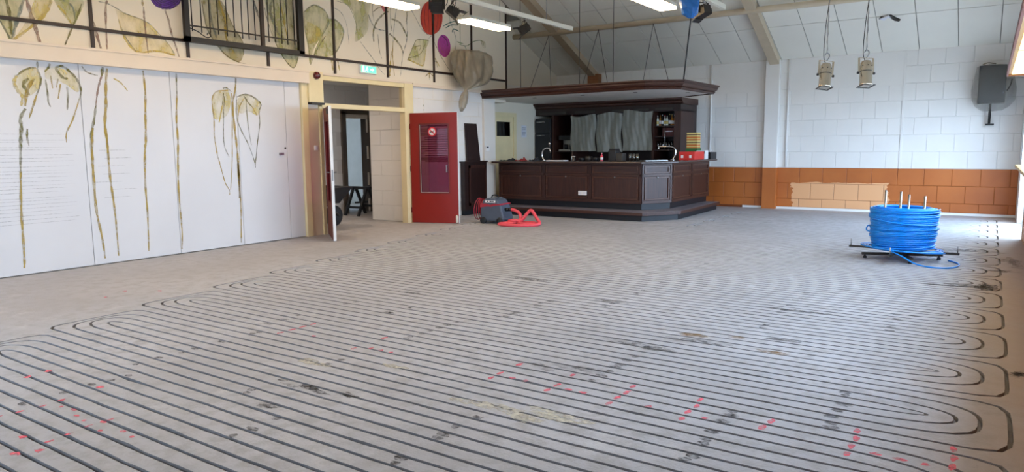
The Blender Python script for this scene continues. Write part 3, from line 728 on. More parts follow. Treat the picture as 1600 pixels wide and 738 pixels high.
  ('s','grey',0.02,[(8.37,3.61),(8.56,3.59),(8.7,3.45),(8.62,3.22),(8.49,3.05)]),
  ('s','yellow',0.03,[(8.4,2.94),(8.42,2.76)]),
  ('s','yellow',0.02,[(8.53,2.96),(8.57,2.77)]),
 ]),
 ('painted_leaf', [
  ('f','w_green',0,[(8.63,3.95),(8.77,3.9),(8.91,3.82),(8.99,3.58),(8.95,3.3),(9.16,3.41),(9.28,3.55),(9.3,3.79),(9.32,4.06)]),
  ('s','grey',0.012,[(8.57,3.92),(8.78,3.9),(8.89,3.81),(9.0,3.58),(8.98,3.49)]),
  ('s','grey',0.01,[(8.48,3.8),(8.63,3.76),(8.74,3.64),(8.79,3.47),(8.81,3.23)]),
  ('s','grey',0.012,[(9.08,3.31),(9.22,3.18),(9.42,3.0),(9.55,2.86),(9.66,2.79)]),
 ]),
 ('painted_palm', [
  ('s','olive',0.03,[(9.41,3.35),(9.41,3.53),(9.51,3.72),(9.7,3.88),(9.81,3.93)]),
  ('s','olive',0.03,[(9.89,3.81),(10.11,3.77),(10.24,3.62),(10.3,3.53)]),
  ('s','olive',0.03,[(9.82,3.54),(9.98,3.45),(10.12,3.33),(10.17,3.22)]),
  ('s','grey',0.022,[(9.3,3.8),(9.36,3.69),(9.47,3.59),(9.77,3.57)]),
  ('s','olive',0.014,[(9.87,4.05),(9.86,3.77),(9.88,3.59)]),
  ('s','grey',0.012,[(10.04,4.06),(9.97,3.79),(9.91,3.44)]),
  ('s','ochre',0.016,[(9.91,3.44),(9.89,3.21),(9.89,3.06),(9.92,2.78)]),
  ('s','olive',0.014,[(10.26,4.06),(10.31,3.93),(10.27,3.81)]),
  ('s','grey',0.014,[(10.35,4.11),(10.3,3.83),(10.3,3.58),(10.26,3.41),(10.18,3.24),(10.13,3.05),(10.08,2.79)]),
  ('s','olive',0.012,[(9.42,4.07),(9.4,3.89),(9.43,3.71)]),
  ('s','olive',0.012,[(9.52,3.49),(9.54,3.22),(9.6,3.07)]),
  ('s','yellow',0.03,[(9.79,2.77),(9.82,3.02),(9.86,3.23)]),
  ('s','olive',0.014,[(9.41,3.86),(9.52,3.94),(9.65,4.0)]),
  ('f','pink',0,[(9.59,4.05),(9.84,4.09),(9.78,3.97),(9.7,3.91),(9.64,3.96)]),
 ]),
 ('painted_flower', [
  ('f','red',0,[(11.37,4.04),(11.35,3.94),(11.31,3.85),(11.24,3.77),(11.15,3.71),(11.06,3.67),(10.96,3.66),(10.87,3.67),(10.79,3.71),(10.73,3.78),(10.7,3.86),(10.69,3.95),(10.71,4.04),(10.75,4.13),(10.81,4.21),(10.89,4.27),(10.99,4.31),(11.08,4.33),(11.18,4.32),(11.26,4.28),(11.32,4.22),(11.36,4.13)]),
  ('s','darkred',0.014,[(10.78,4.22),(10.71,3.95),(10.79,3.69)]),
  ('s','darkred',0.014,[(10.86,4.24),(10.81,3.96),(10.86,3.7)]),
  ('s','darkred',0.014,[(10.95,4.25),(10.93,3.98),(10.94,3.71)]),
  ('s','darkred',0.014,[(11.09,4.27),(11.1,4.0),(11.07,3.73)]),
  ('s','darkred',0.014,[(11.19,4.29),(11.22,4.02),(11.15,3.74)]),
  ('s','darkred',0.014,[(11.27,4.3),(11.32,4.03),(11.23,3.75)]),
  ('s','grey',0.014,[(11.01,3.65),(10.9,3.56)]),
  ('s','grey',0.012,[(10.41,4.08),(10.58,3.89),(10.72,3.73),(10.93,3.64)]),
  ('s','olive',0.012,[(11.03,3.61),(11.18,3.41),(11.34,3.22),(11.56,3.01)]),
 ]),
 ('painted_leaf', [
  ('f','w_green',0,[(10.29,3.1),(10.37,3.23),(10.47,3.39),(10.59,3.52),(10.93,3.54),(10.83,3.37),(10.79,3.19),(10.73,3.04),(10.57,3.05),(10.4,3.09)]),
  ('s','olive',0.014,[(10.29,3.1),(10.47,3.39),(10.59,3.52),(10.93,3.54)]),
  ('s','yellow',0.024,[(10.31,3.12),(10.48,3.08),(10.73,3.04),(10.79,3.19),(10.86,3.45)]),
  ('s','olive',0.012,[(10.31,3.14),(10.61,3.23),(10.74,3.34),(10.84,3.51)]),
  ('s','olive',0.012,[(10.5,3.37),(10.68,3.41),(10.61,3.29)]),
 ]),
 ('painted_flower', [
  ('f','magenta',0,[(11.6,3.53),(11.6,3.47),(11.59,3.41),(11.55,3.35),(11.51,3.31),(11.46,3.28),(11.4,3.27),(11.34,3.28),(11.29,3.31),(11.24,3.35),(11.21,3.4),(11.19,3.46),(11.19,3.52),(11.21,3.58),(11.24,3.63),(11.28,3.67),(11.33,3.7),(11.39,3.71),(11.45,3.7),(11.5,3.68),(11.55,3.64),(11.58,3.59)]),
  ('s','violet',0.02,[(11.33,3.68),(11.47,3.62),(11.52,3.5)]),
  ('s','pink',0.014,[(11.24,3.55),(11.28,3.42),(11.38,3.33)]),
 ]),
 ('painted_sprig', [
  ('s','yellow',0.02,[(11.11,3.22),(11.15,3.14),(11.17,3.04)]),
  ('s','yellow',0.02,[(11.04,3.11),(11.14,3.16),(11.23,3.07)]),
  ('s','ochre',0.02,[(10.8,2.84),(10.92,2.91),(11.03,2.86)]),
  ('s','ochre',0.02,[(10.92,2.91),(10.92,2.78)]),
 ]),
 ('painted_sprig', [
  ('s','grey',0.014,[(11.6,4.14),(11.6,4.01),(11.69,3.86),(11.79,3.66),(11.76,3.45),(11.77,3.2),(11.84,2.95)]),
  ('s','teal',0.018,[(11.39,3.88),(11.59,3.97),(11.8,4.04)]),
  ('s','teal',0.018,[(11.46,3.85),(11.63,3.93),(11.87,3.96)]),
  ('s','teal',0.02,[(11.66,3.79),(11.71,3.86),(11.9,3.84)]),
  ('s','green',0.014,[(12.23,4.29),(12.05,4.18),(11.94,4.04),(11.93,3.59)]),
  ('s','green',0.014,[(11.63,4.14),(11.8,4.1),(11.94,4.08)]),
  ('s','green',0.014,[(11.82,3.62),(12.03,3.6)]),
  ('f','w_yellow',0,[(11.87,4.22),(11.98,4.17),(11.94,4.08),(11.77,4.12)]),
 ]),
 ('painted_sprig', [
  ('s','green',0.012,[(11.89,3.58),(12.14,3.57),(12.42,3.7),(12.69,3.74),(12.76,3.64)]),
  ('f','w_yellow',0,[(12.64,3.73),(12.8,3.73),(12.83,3.61),(12.72,3.6)]),
  ('s','teal',0.012,[(12.14,3.48),(12.08,3.57)]),
  ('s','olive',0.012,[(11.71,2.95),(11.8,2.8),(11.93,2.85)]),
 ]),
 ('painted_sprig', [
  ('s','olive',0.014,[(10.57,2.61),(10.59,2.31)]),
  ('s','green',0.03,[(10.45,2.29),(10.59,2.25),(10.8,2.29)]),
  ('s','green',0.03,[(10.5,2.16),(10.59,2.25),(10.72,2.18)]),
  ('s','olive',0.012,[(11.42,2.62),(11.36,2.23)]),
 ]),
]

# ------------------------------------------------------------------ mural: flat brush strokes on the left wall
def stroke(mb, pts, w, x):
    P = curve_pts([(0,a,b) for a, b in pts], 5); n = len(P); v = []
    for i, p in enumerate(P):
        d = (P[min(i+1,n-1)]-P[max(i-1,0)]).normalized(); s = Vector((0,-d.z,d.y))
        t = i/(n-1); q = 1.25*w/2*(.55+.45*math.sin(math.pi*min(1,.15+t*.85)))*(1+.25*math.sin(i*1.7+p.y*9))
        v += [(x, p.y+s.y*q, p.z+s.z*q), (x, p.y-s.y*q, p.z-s.z*q)]
    mb.add(v, [(2*i,2*i+1,2*i+3,2*i+2) for i in range(n-1)])
for name, items in MURAL:
    names = sorted({c for _, c, _, _ in items}); mb = MB(); lay = 0
    for kind, c, w, pts in items:
        i0 = len(mb.f)
        if kind == 's': lay += 1; stroke(mb, pts, w, .0028+.0002*lay)
        else:
            lay += 1; P = curve_pts([(0,a,b) for a, b in pts]+[(0,)+pts[0]], 4)[:-1]
            mb.add([(.0016+.0002*lay, p.y, p.z) for p in P], [list(range(len(P)))])
        for k in range(i0, len(mb.f)): mb.mi[k] = names.index(c)
    mb.build(name, ['paint_'+c for c in names], wall_left)

# ------------------------------------------------------------------ iron work on the mural
lat = thing('wall_lattice', 'dark brown metal strips in a grid across the painted wall', 'lattice', (0,4.5,2.7)); 
WORLD.add(lat.name)
B(.004, .03, YR, 13.62, 2.925, 2.965).build('rail', 'brown_iron', lat)
for y, z0, z1 in [(4.54,2.69,5.0),(5.8,2.69,2.93),(7.12,2.70,2.93),(8.46,2.71,5.2),(9.74,2.74,5.2),(11.05,2.74,5.0),(12.3,2.94,4.9),(13.6,2.7,4.45)]:
    B(.002, .026, y-.02, y+.02, z0, z1).build('post', 'brown_iron', lat)
gr = thing('iron_grille', 'black wrought iron window grille mounted over the painted leaves', 'grille', (.12,6.72,2.95)); WORLD.add(gr.name)
gx = .12
for y0, y1, z0, z1, n in [(5.70,5.77,2.92,4.7,'frame_post'),(7.62,7.72,2.94,4.7,'frame_post'),(5.7,7.72,2.92,2.99,'frame_rail'),(5.7,7.72,4.63,4.7,'frame_rail')]:
    B(gx-.03, gx+.03, y0, y1, z0, z1).build(n, 'black_iron', gr)
B(gx-.02, gx+.02, 6.93, 6.985, 2.97, 4.66).build('middle_post', 'brown_iron', gr)
for y in (5.82,5.96,6.09,6.22,6.36,6.48,6.61,6.72,6.83,7.07,7.19,7.31,7.42,7.55):
    MB().tube([(gx,y,3.06+.012*R()),(gx,y,4.64)], .0085, 6).build('bar', 'black_iron', gr)
B(gx-.008, gx+.008, 5.75, 7.65, 3.13, 3.15).build('cross_bar', 'black_iron', gr)
MB().tube(curve_pts([(gx,5.77,3.11),(gx,5.9,3.07),(gx,6.02,3.01),(gx,6.08,3.02),(gx,6.09,3.06),(gx,6.05,3.07),(gx,6.04,3.04)],5), .007, 6).build('scroll', 'black_iron', gr)
for y in (5.73, 7.67):
    for z in (2.96, 4.66): MB().tube([(0,y,z),(gx,y,z)], .012, 6).build('stand_off', 'black_iron', gr)

# ------------------------------------------------------------------ emergency exit sign and alarm
ex = thing('exit_sign', 'lit green emergency exit sign on the painted wall above the doors', 'sign', (0,9.2,2.77)); WORLD.add(ex.name)
B(.0, .06, 9.01, 9.40, 2.765, 2.905).build('housing', 'label_white', ex, bevel=.006)
f = B(.06, .064, 9.025, 9.385, 2.78, 2.89).build('face', 'sign_glow', ex)
def fl2(y, z, d): return (.0645+d, y, z)
def pic(name, *polys):
    m = MB()
    for i, p in enumerate(polys): m.extr(p, lambda a, b, t: (.064+t, a, b), 0, .0012+.0001*i)
    m.build(name, 'sign_white', f)
pic('running_figure', [(9.165+.013*math.cos(k*.63), 2.872+.013*math.sin(k*.63)) for k in range(10)], [(9.14,2.862),(9.168,2.864),(9.155,2.825),(9.135,2.825)], [(9.135,2.83),(9.15,2.828),(9.125,2.80),(9.10,2.79),(9.10,2.80)], [(9.14,2.83),(9.155,2.83),(9.18,2.81),(9.185,2.79),(9.17,2.79),(9.165,2.81)], [(9.16,2.86),(9.19,2.84),(9.185,2.833),(9.155,2.845)])
pic('doorway', [(9.05,2.785),(9.09,2.785),(9.09,2.885),(9.05,2.885)]); pic('arrow', [(9.24,2.825),(9.29,2.825),(9.29,2.805),(9.33,2.835),(9.29,2.866),(9.29,2.845),(9.24,2.845)])
al = thing('alarm_bell', 'round dark red alarm bell on the cream door lintel', 'alarm', (.09,7.98,2.64)); WORLD.add(al.name)
AX = Matrix(((0,0,1),(1,0,0),(0,1,0)))
M('alarm_red', '#5a0f14', .25, coat=.4)
MB().lathe([(.06,0),(.06,.03),(.05,.05),(.028,.062),(.001,.066)], (.09,7.98,2.635), 18, AX).build('dome', 'alarm_red', al)
MB().lathe([(.062,0),(.062,.012)], (.088,7.98,2.635), 18, AX).build('back_plate', 'red_dark', al)
MB().lathe([(.012,0),(.01,.008)], (.152,7.98,2.64), 10, AX).build('screw', 'steel', al)

# ------------------------------------------------------------------ double doors
def leaf(name, hinge, ang, w, mat, back, blinds):
    d = bpy.data.objects.new(name, None); COL.objects.link(d); d.location = hinge; d.rotation_euler = (0,0,ang); d['kind'] = 'structure'
    th = .02; z1 = 2.10; g0, g1, h0, h1 = .19*w, .81*w, .585, 1.89
    m = MB()
    for a in ((0,g0,0,z1),(g1,w,0,z1),(g0,g1,0,h0),(g0,g1,h1,z1)): m.box(a[0],a[1],-th,th,a[2]+.012,a[3])
    m.build('door_leaf', mat, d)
    B(w, w+.004, -th-.002, th+.002, .012, z1).build('door_edge', back, d)
    B(w-.004, w+.004, -th-.002, th+.002, .012, z1)
    fr = MB()
    for a in ((g0-.012,g0+.01,h0,h1),(g1-.01,g1+.012,h0,h1),(g0,g1,h0-.012,h0+.01),(g0,g1,h1-.01,h1+.012)): fr.box(a[0],a[1],-th-.006,th+.006,a[2],a[3])
    fr.build('glazing_bead', 'red_dark' if blinds else mat, d)
    p = B(g0, g1, -.004, .004, h0, h1).build('pane', 'door_glass', d)
    if blinds:
        for z in (1.855,1.80,1.765,1.725,1.685,1.645,1.6,1.56,1.515,1.47,1.43,1.385,1.34,1.295,1.25,1.215,1.185):
            a = g0+.01 if R() < .7 else g0+.1
            MB().obox(((a+g1-.01)/2, .016, z), ((g1-.01-a)/2,0,0), (0,.004,.002), (0,0,.008)).build('blind_slat', 'label_white', p)
        for a in ((g0+.006,g0+.014,h0+.01,h1-.01),(g1-.012,g1-.006,h0+.01,h1-.01),(g0,g1,h0+.008,h0+.014)): B(a[0],a[1],-.012,-.006,a[2],a[3]).build('bead_line', 'white_metal', p)
        B(.75*w, .775*w, -.03, -.012, .98, 1.12).build('door_pull', 'steel', d)
        cx, cz, rad = .465*w, 1.745, .088
        sg = MB().lathe([(rad,0),(rad,.003)], (cx,-.008,cz), 28, Matrix(((1,0,0),(0,0,-1),(0,1,0)))).build('no_smoking_sign', 'sign_red', d)
        MB().lathe([(rad*.74,.003),(rad*.74,.0045)], (cx,-.008,cz), 28, Matrix(((1,0,0),(0,0,-1),(0,1,0)))).build('sign_face', 'label_white', sg)
        q = MB(); q.box(cx-.048,cx+.03,-.0145,-.013,cz-.012,cz+.006); q.tube([(cx+.034,-.0138,cz+.004),(cx+.04,-.0138,cz+.02),(cx+.03,-.0138,cz+.03),(cx+.038,-.0138,cz+.042)], .003, 5); q.build('cigarette', 'ink', sg)
        MB().obox((cx,-.015,cz), (.058,0,-.058), (0,.0008,0), (.006,0,.006)).build('red_slash', 'sign_red', sg)
        b = MB(); b.tube([(w-.035,-.035,.02),(w-.035,-.035,.17)], .014, 10); b.box(w-.06,w-.012,-.03,-.02,.03,.15); b.build('floor_bolt', 'white_metal', d)
        for z in (.25, 1.05, 1.85): MB().tube([(-.012,-.012,z-.05),(-.012,-.012,z+.05)], .012, 8).build('hinge', 'red_dark', d)
    else:
        B(w-.0, w+.006, -.012, .012, .95, 1.12).build('lock_plate', 'steel', d)
        h = MB(); h.tube([(w-.06,-.02,1.08),(w-.06,-.065,1.08),(w-.17,-.065,1.08)], .009, 8); h.tube([(w-.06,.02,1.08),(w-.06,.065,1.08),(w-.17,.065,1.08)], .009, 8); h.build('handle', 'steel', d)
        B(w-.14, w-.02, -.05, -.02, 1.98, 2.05).build('closer', 'dark_steel', d)
    return d
leaf('door_1', (.06,8.15,0), math.atan2(-.62,.82), 1.05, 'red_dark', 'white_paint', False)
leaf('door_2', (.08,10.24,0), math.atan2(.26,.94), .975, 'red_paint', 'white_paint', True)
sw = thing('switch_box', 'small white switch box on the wall beside the open white door', 'switch', (.02,7.96,1.45)); WORLD.add(sw.name)
B(.02,.05,7.93,7.99,1.42,1.5).build('plate','label_white',sw,bevel=.004); B(.05,.056,7.945,7.975,1.44,1.48).build('rocker','paper',sw)

# corridor: trestle and barrow seen through the doorway
sh = thing('trestle', 'dark folding trestle standing in the corridor doorway', 'trestle', (-2.0,10.9,0)); WORLD.add(sh.name)
B(-2.3,-1.7,10.86,10.95,.56,.62).build('top_beam','dark_rubber',sh)
for x in (-2.2,-1.8):
    for y in (10.6,11.2): MB().bar((x,y,0.0),(x,10.9+(y-10.9)*.12,.58),.05,.05).build('leg','dark_rubber',sh)
for y in (10.66,11.14): B(-2.2,-1.8,y-.012,y+.012,.16,.21).build('brace','dark_rubber',sh)
B(-2.02,-1.98,10.72,11.08,.26,.3).build('spreader','dark_rubber',sh)
wbw = thing('wheelbarrow', 'dark wheelbarrow half hidden behind the open white door', 'wheelbarrow', (-.8,9.0,0)); WORLD.add(wbw.name)
q = MB(); q.add([(-1.05,8.5,.45),(-.55,8.5,.45),(-.55,8.95,.45),(-1.05,8.95,.45),(-1.15,8.35,.72),(-.45,8.35,.72),(-.45,9.2,.74),(-1.15,9.2,.74)], [(0,1,2,3),(0,4,5,1),(1,5,6,2),(2,6,7,3),(3,7,4,0)]); q.build('tray','black_plastic',wbw,solid=.015)
MB().lathe([(.05,-.04),(.19,-.04),(.2,0),(.19,.04),(.05,.04)], (-.8,9.02,.2), 18, Matrix(((0,0,1),(1,0,0),(0,1,0)))).build('wheel','dark_rubber',wbw)
for x in (-1.02,-.58):
    MB().tube([(-.8+(x+.8)*.3,9.1,.2),(x,8.7,.42),(x,7.9,.6)], .018, 8).build('handle','dark_steel',wbw)
    MB().tube([(x,8.6,.44),(x,8.45,.02)], .016, 8).build('leg','dark_steel',wbw)

# ------------------------------------------------------------------ things by the pilaster
cb = thing('low_cabinet', 'low dark panelled cabinet against the wall behind the red door', 'cabinet', (.07,12.33,0)); WORLD.add(cb.name)
B(0.01,.12,11.85,12.64,.1,1.12).build('body','back_wood',cb); B(0.01,.1,11.86,12.63,0,.1).build('plinth','blue_black_plinth',cb); B(0.005,.15,11.82,12.65,1.12,1.15).build('top','back_wood',cb)
dr = B(.12,.135,11.98,12.6,.2,1.06).build('door','back_wood',cb)
for a in ((11.98,12.03,.2,1.06),(12.55,12.6,.2,1.06),(11.98,12.6,.2,.26),(11.98,12.6,1.0,1.06)): B(.135,.145,*a).build('moulding','bar_wood',dr)
q = MB(); q.add([(.04,12.03,1.15),(.04,12.49,1.15),(.012,12.41,1.95),(.012,12.0,1.95),(.065,12.03,1.15),(.065,12.49,1.15),(.035,12.41,1.95),(.035,12.0,1.95)], [(0,1,2,3),(4,7,6,5),(0,4,5,1),(1,5,6,2),(2,6,7,3),(3,7,4,0)])
bd = q.build('loose_board','back_wood',None,label='dark brown board leaning on the wall on top of the low cabinet',category='board')
th_ = thing('thermostat', 'small white thermostat on the pilaster beside the leaning board', 'thermostat', (.06,12.72,1.37)); WORLD.add(th_.name)
B(.06,.09,12.67,12.8,1.36,1.47).build('case','label_white',th_,bevel=.006); B(.09,.093,12.69,12.77,1.425,1.455).build('display','ink',th_)
pn = thing('paper_notice', 'small sheet of paper pinned to the wall beside the service door', 'notice', (-.405,14.97,1.69)); WORLD.add(pn.name)
B(-.41,-.406,14.86,15.09,1.68,1.97).build('sheet','paper',pn)
for k in range(6): B(-.406,-.4055,14.89,15.02+.04*R(),1.91-.035*k,1.918-.035*k).build('print_line','ink',pn)

# ------------------------------------------------------------------ bar counter
bar = thing('bar_counter', 'dark panelled wooden bar counter with a chamfered corner and foot step', 'bar counter', (2.2,13.4,0)); WORLD.add(bar.name)
BF, BX0 = 12.95, .24
outer = [(BX0,BF),(3.66,BF),(4.02,13.6),(4.02,15.85)]; inner = [(3.6,15.85),(3.6,13.75),(3.42,13.4),(BX0,13.4)]
MB().prism(outer+inner, .3, 1.09).build('body','bar_wood',bar)
MB().prism([(BX0,BF+.03),(3.65,BF+.03),(3.99,13.62),(3.99,15.83),(3.62,15.83),(3.62,13.75),(3.42,13.38),(BX0,13.38)], .17, .3).build('plinth','blue_black_plinth',bar)
MB().prism([(BX0-.04,12.70),(3.76,12.70),(4.2,13.48),(4.2,15.92),(3.55,15.92),(3.55,13.78),(3.4,13.45),(BX0-.04,13.45)], 1.095, 1.135).build('worktop','worktop',bar,bevel=.012)
st = MB().prism([(BX0,12.45),(3.9,12.45),(4.37,13.2),(4.30,15.8),(3.98,15.8),(3.98,13.65),(3.64,13.0),(BX0,13.0)], .13, .175).build('foot_step','step_top',bar,bevel=.004)
MB().prism([(BX0,12.435),(3.907,12.435),(4.385,13.196),(4.315,15.8),(4.30,15.8),(4.37,13.2),(3.9,12.45),(BX0,12.45)], .115, .172).build('step_nosing','bar_wood_h',st)
MB().prism([(BX0,12.52),(3.86,12.52),(4.31,13.22),(4.25,15.78),(3.98,15.78),(3.98,13.65),(3.64,13.0),(BX0,13.0)], 0, .13).build('step_riser','blue_black_plinth',bar)
def facing(p0, p1, bays):
    p0, p1 = Vector(p0+(0,)), Vector(p1+(0,)); d = (p1-p0); L = d.length; d.normalize(); n = Vector((d.y,-d.x,0)); Z = Vector((0,0,1))
    def bx(name, a, b, z0, z1, t0, t1, mat, parent):
        c = p0+d*((a+b)/2)+n*((t0+t1)/2)+Z*((z0+z1)/2)
        return MB().obox(c, d*((b-a)/2), n*((t1-t0)/2), Z*((z1-z0)/2)).build(name, mat, parent, bevel=.003)
    hm = 'bar_wood_h' if abs(d.x) > .7 else 'bar_wood_hy'
    bx('top_rail', 0, L, 1.055, 1.095, 0, .02, hm, bar); bx('bottom_rail', 0, L, .3, .36, 0, .022, hm, bar)
    k = bays
    for i, (a, b) in enumerate(zip(k[:-1], k[1:])):
        bx('stile', a-.0, a+.045, .36, 1.055, 0, .02, 'bar_wood', bar)
        if i == len(k)-2: bx('stile', b-.045, b, .36, 1.055, 0, .02, 'bar_wood', bar)
        for z0, z1, nm in ((.885,1.055,'drawer_panel'),(.36,.84,'front_panel')):
            A, Bb = a+.06, b-.06
            o = bx(nm, A, Bb, z0+.01, z1-.01, 0, .006, 'bar_wood_h' if nm[0] == 'd' and abs(d.x) > .7 else 'bar_wood', bar)
            for e in ((A,A+.035,z0+.01,z1-.01),(Bb-.035,Bb,z0+.01,z1-.01),(A+.035,Bb-.035,z0+.01,z0+.04),(A+.035,Bb-.035,z1-.04,z1-.01)): bx('moulding', *e, .006, .026, 'bar_trim', o)
            if nm == 'front_panel':
                c = p0+d*((A+Bb)/2)+n*.03+Z*(z1-.02); MB().lathe([(.014,-.01),(.018,.004),(.008,.012)], c, 10, Matrix(((n.x,d.x,0),(n.y,d.y,0),(0,0,1)))@Matrix(((0,0,1),(1,0,0),(0,1,0)))).build('knob','steel',o)
        bx('middle_rail', a, b, .84, .885, 0, .02, hm, bar)
facing((BX0,BF), (3.66,BF), [0.0, 1.17-.0, 2.28, 3.42]); facing((3.66,BF), (4.02,13.6), [0, .743]); facing((4.02,13.6), (4.02,15.85), [0, 1.12, 2.25])
so = B(2.27,2.46,BF-.05,BF-.02,.44,.53).build('socket_plate','label_white',bar,bevel=.004)
for x in (2.315, 2.415): MB().lathe([(.032,0),(.032,.004),(.026,.004),(.026,-.004)], (x,BF-.052,.485), 14, Matrix(((1,0,0),(0,0,1),(0,1,0)))).build('socket','paper',so)

# ------------------------------------------------------------------ canopy hanging over the bar
cn = thing('bar_canopy', 'hanging canopy over the bar with dark wood cornice and white soffit', 'canopy', (2.2,14,2.5)); WORLD.add(cn.name)
path = [(-.4,12.57),(3.86,12.57),(4.5,12.95),(4.55,14.85),(3.75,15.38)]
prof = [(.10,2.50),(.075,2.53),(.085,2.545),(.05,2.57),(.03,2.60),(.03,2.62),(0,2.645),(0,2.67),(.16,2.67),(.16,2.50)]
def offset(path, d):
    out = []
    for i, p in enumerate(path):
        p = Vector(p); n = []
        for a, b in ((i-1,i),(i,i+1)):
            if a >= 0 and b < len(path):
                e = (Vector(path[b])-Vector(path[a])).normalized(); n.append(Vector((-e.y,e.x)))
        m = sum(n, Vector((0,0))).normalized(); k = d/max(.4, m.dot(n[0])); out.append(p+m*k)
    return out
q = MB(); rows = [[(o.x,o.y,z) for o in offset(path, d)] for d, z in prof]; npth = len(path)
q.add([p for r_ in rows for p in r_], [((k%len(prof))*npth+i, (k%len(prof))*npth+i+1, ((k+1)%len(prof))*npth+i+1, ((k+1)%len(prof))*npth+i) for k in range(len(prof)) for i in range(npth-1)])
q.build('cornice','bar_wood_h',cn)
ip = offset(path, .12)
MB().prism([(p.x,p.y) for p in ip]+[(3.55,15.39),(-.4,15.39)], 2.515, 2.54).build('soffit','white_block',cn)
MB().prism([(p.x,p.y) for p in ip]+[(3.55,15.39),(-.4,15.39)], 2.60, 2.64).build('deck','dark_steel',cn)
for x, y in [(.9,13.4),(2.1,13.4),(3.3,13.4),(4.1,14.2)]: MB().lathe([(.045,0),(.045,-.006),(.03,-.006)], (x,y,2.516), 14).build('spotlight','dark_steel',cn)

# suspension wires
def wire(a, b, label, r=.006, mat='dark_steel', sag=0, group='canopy suspension wires'):
    a, b = Vector(a), Vector(b); P = [a.lerp(b, k/8)-Vector((0,0,sag*math.sin(math.pi*k/8))) for k in range(9)]
    o = MB().tube(P, r, 5).build('suspension_wire', mat, None, label=label, category='wire')
    if group: o['group'] = group
    return o
for X, o1, o2 in [(.61,-.15,.35),(1.9,-.2,.35),(3.2,-.2,.3)]:
    for dx, y in ((o1, 12.75), (o2, 12.75)):
        wire((X,14.5,4.02),(X+dx+.75,y,2.67),'thin %s steel wire of the %s V shaped pair between purlin and bar canopy' % ('left hand' if dx < 0 else 'right hand', {.61:'first',1.9:'middle',3.2:'last'}[X]))
for X, Y_ in [(.9,12.85),(2.35,12.8),(3.0,13.0)]: wire((X,Y_,ceil_z(Y_)-.02),(X,Y_,2.67),'thin plumb steel wire, %s from the mural, between ceiling and bar canopy' % {.9:'first',2.35:'second',3.0:'third'}[X])
wire((4.72,12.9,ceil_z(12.9)-.1),(4.4,13.15,2.675),'thick black cable dropping from the ceiling to the canopy corner',.014,'black_plastic',0,None)

# ------------------------------------------------------------------ back bar
bb = thing('back_bar', 'tall dark wooden back bar cabinet with shelves and cornice behind the counter', 'cabinet', (1.5,16.1,0)); WORLD.add(bb.name)
bf = 15.55
B(-.4,3.46,16.4,16.58,0,2.4).build('back_panel','back_wood',bb)
B(.06,3.46,bf,16.4,0,.92).build('base_cupboard','back_wood',bb); B(.06,3.46,bf-.05,16.4,.92,.96).build('counter_top','worktop',bb)
for x0, x1 in ((.06,.12),(.62,.68),(2.76,2.82),(3.3,3.46)): B(x0,x1,bf,16.4,.96,2.24).build('upright','bar_wood',bb)
B(-.4,3.46,bf-.02,16.4,2.22,2.4).build('frieze','back_wood',bb)
for x0, x1 in ((-.28,.5),(.75,1.3),(1.75,2.2),(2.3,2.7),(2.85,3.28)): B(x0,x1,bf-.035,bf-.02,2.25,2.30).build('glass_rack','dark_steel',bb)
q = MB(); pr = [(bf-.02,2.38),(bf-.06,2.40),(bf-.07,2.44),(bf-.14,2.47),(bf-.14,2.515),(16.5,2.515),(16.5,2.38)]
q.extr(pr, lambda a, b, t: (t, a, b), -.4, 3.52); q.build('cornice','bar_wood_h',bb)
for z in (1.35,1.66,1.90): B(2.82,3.3,bf+.05,16.4,z-.025,z).build('shelf','back_wood',bb)
B(.12,.62,bf+.1,16.4,1.3,1.33).build('shelf','back_wood',bb)
q = MB().tube([(3.06,bf+.06,1.36),(3.06,bf+.06,1.9)], .012, 8).build('shelf_post','steel',bb)
# fridge in the corner
fr = thing('fridge', 'tall black fridge in the corner beside the back bar', 'fridge', (-.1,15.7,0)); WORLD.add(fr.name)
B(-.39,.05,15.5,16.35,.02,2.15).build('body','black_plastic',fr,bevel=.01)
for z0, z1 in ((.1,1.05),(1.07,1.78),(1.80,2.12)):
    dd = B(-.38,.04,15.46,15.5,z0,z1).build('door','black_plastic',fr,bevel=.006)
    MB().tube([(-.32,15.44,z1-.06),(-.08,15.44,z1-.06)], .01, 8).build('handle','chrome',dd)
# plastic sheets hung in front of the middle shelves
for i, (x0, x1, z0, z1, lab) in enumerate([(.64,1.33,1.32,2.19,'grey plastic dust sheet hung nearest the fridge on the back bar'),(1.36,2.03,1.30,2.22,'creased plastic dust sheet hung in the middle of the back bar'),(2.06,2.80,1.33,2.25,'smooth plastic dust sheet hung nearest the bottle shelves')]):
    nx, nz = 26, 12; v = []
    for b in range(nz+1):
        for a in range(nx+1):
            u, w = a/nx, b/nz
            x = x0+(x1-x0)*u+.02*math.sin(7*w+i); z = z1-(z1-z0)*w-.03*math.sin(u*5+i*2)*(1-w)
            y = bf-.06-i*.012+.02*math.sin(u*(6+5*(i%2))+w*1.5+i)*(.2+.8*w)+.006*math.sin(u*19+w*4+i)+.004*math.sin(u*41-w*7)
            v.append((x,y,z))
    MB().add(v, [(b*(nx+1)+a, b*(nx+1)+a+1, (b+1)*(nx+1)+a+1, (b+1)*(nx+1)+a) for b in range(nz) for a in range(nx)], 0, True).build('plastic_sheet','sheet_film',None,label=lab,category='plastic sheet',group='dust sheets on the back bar')
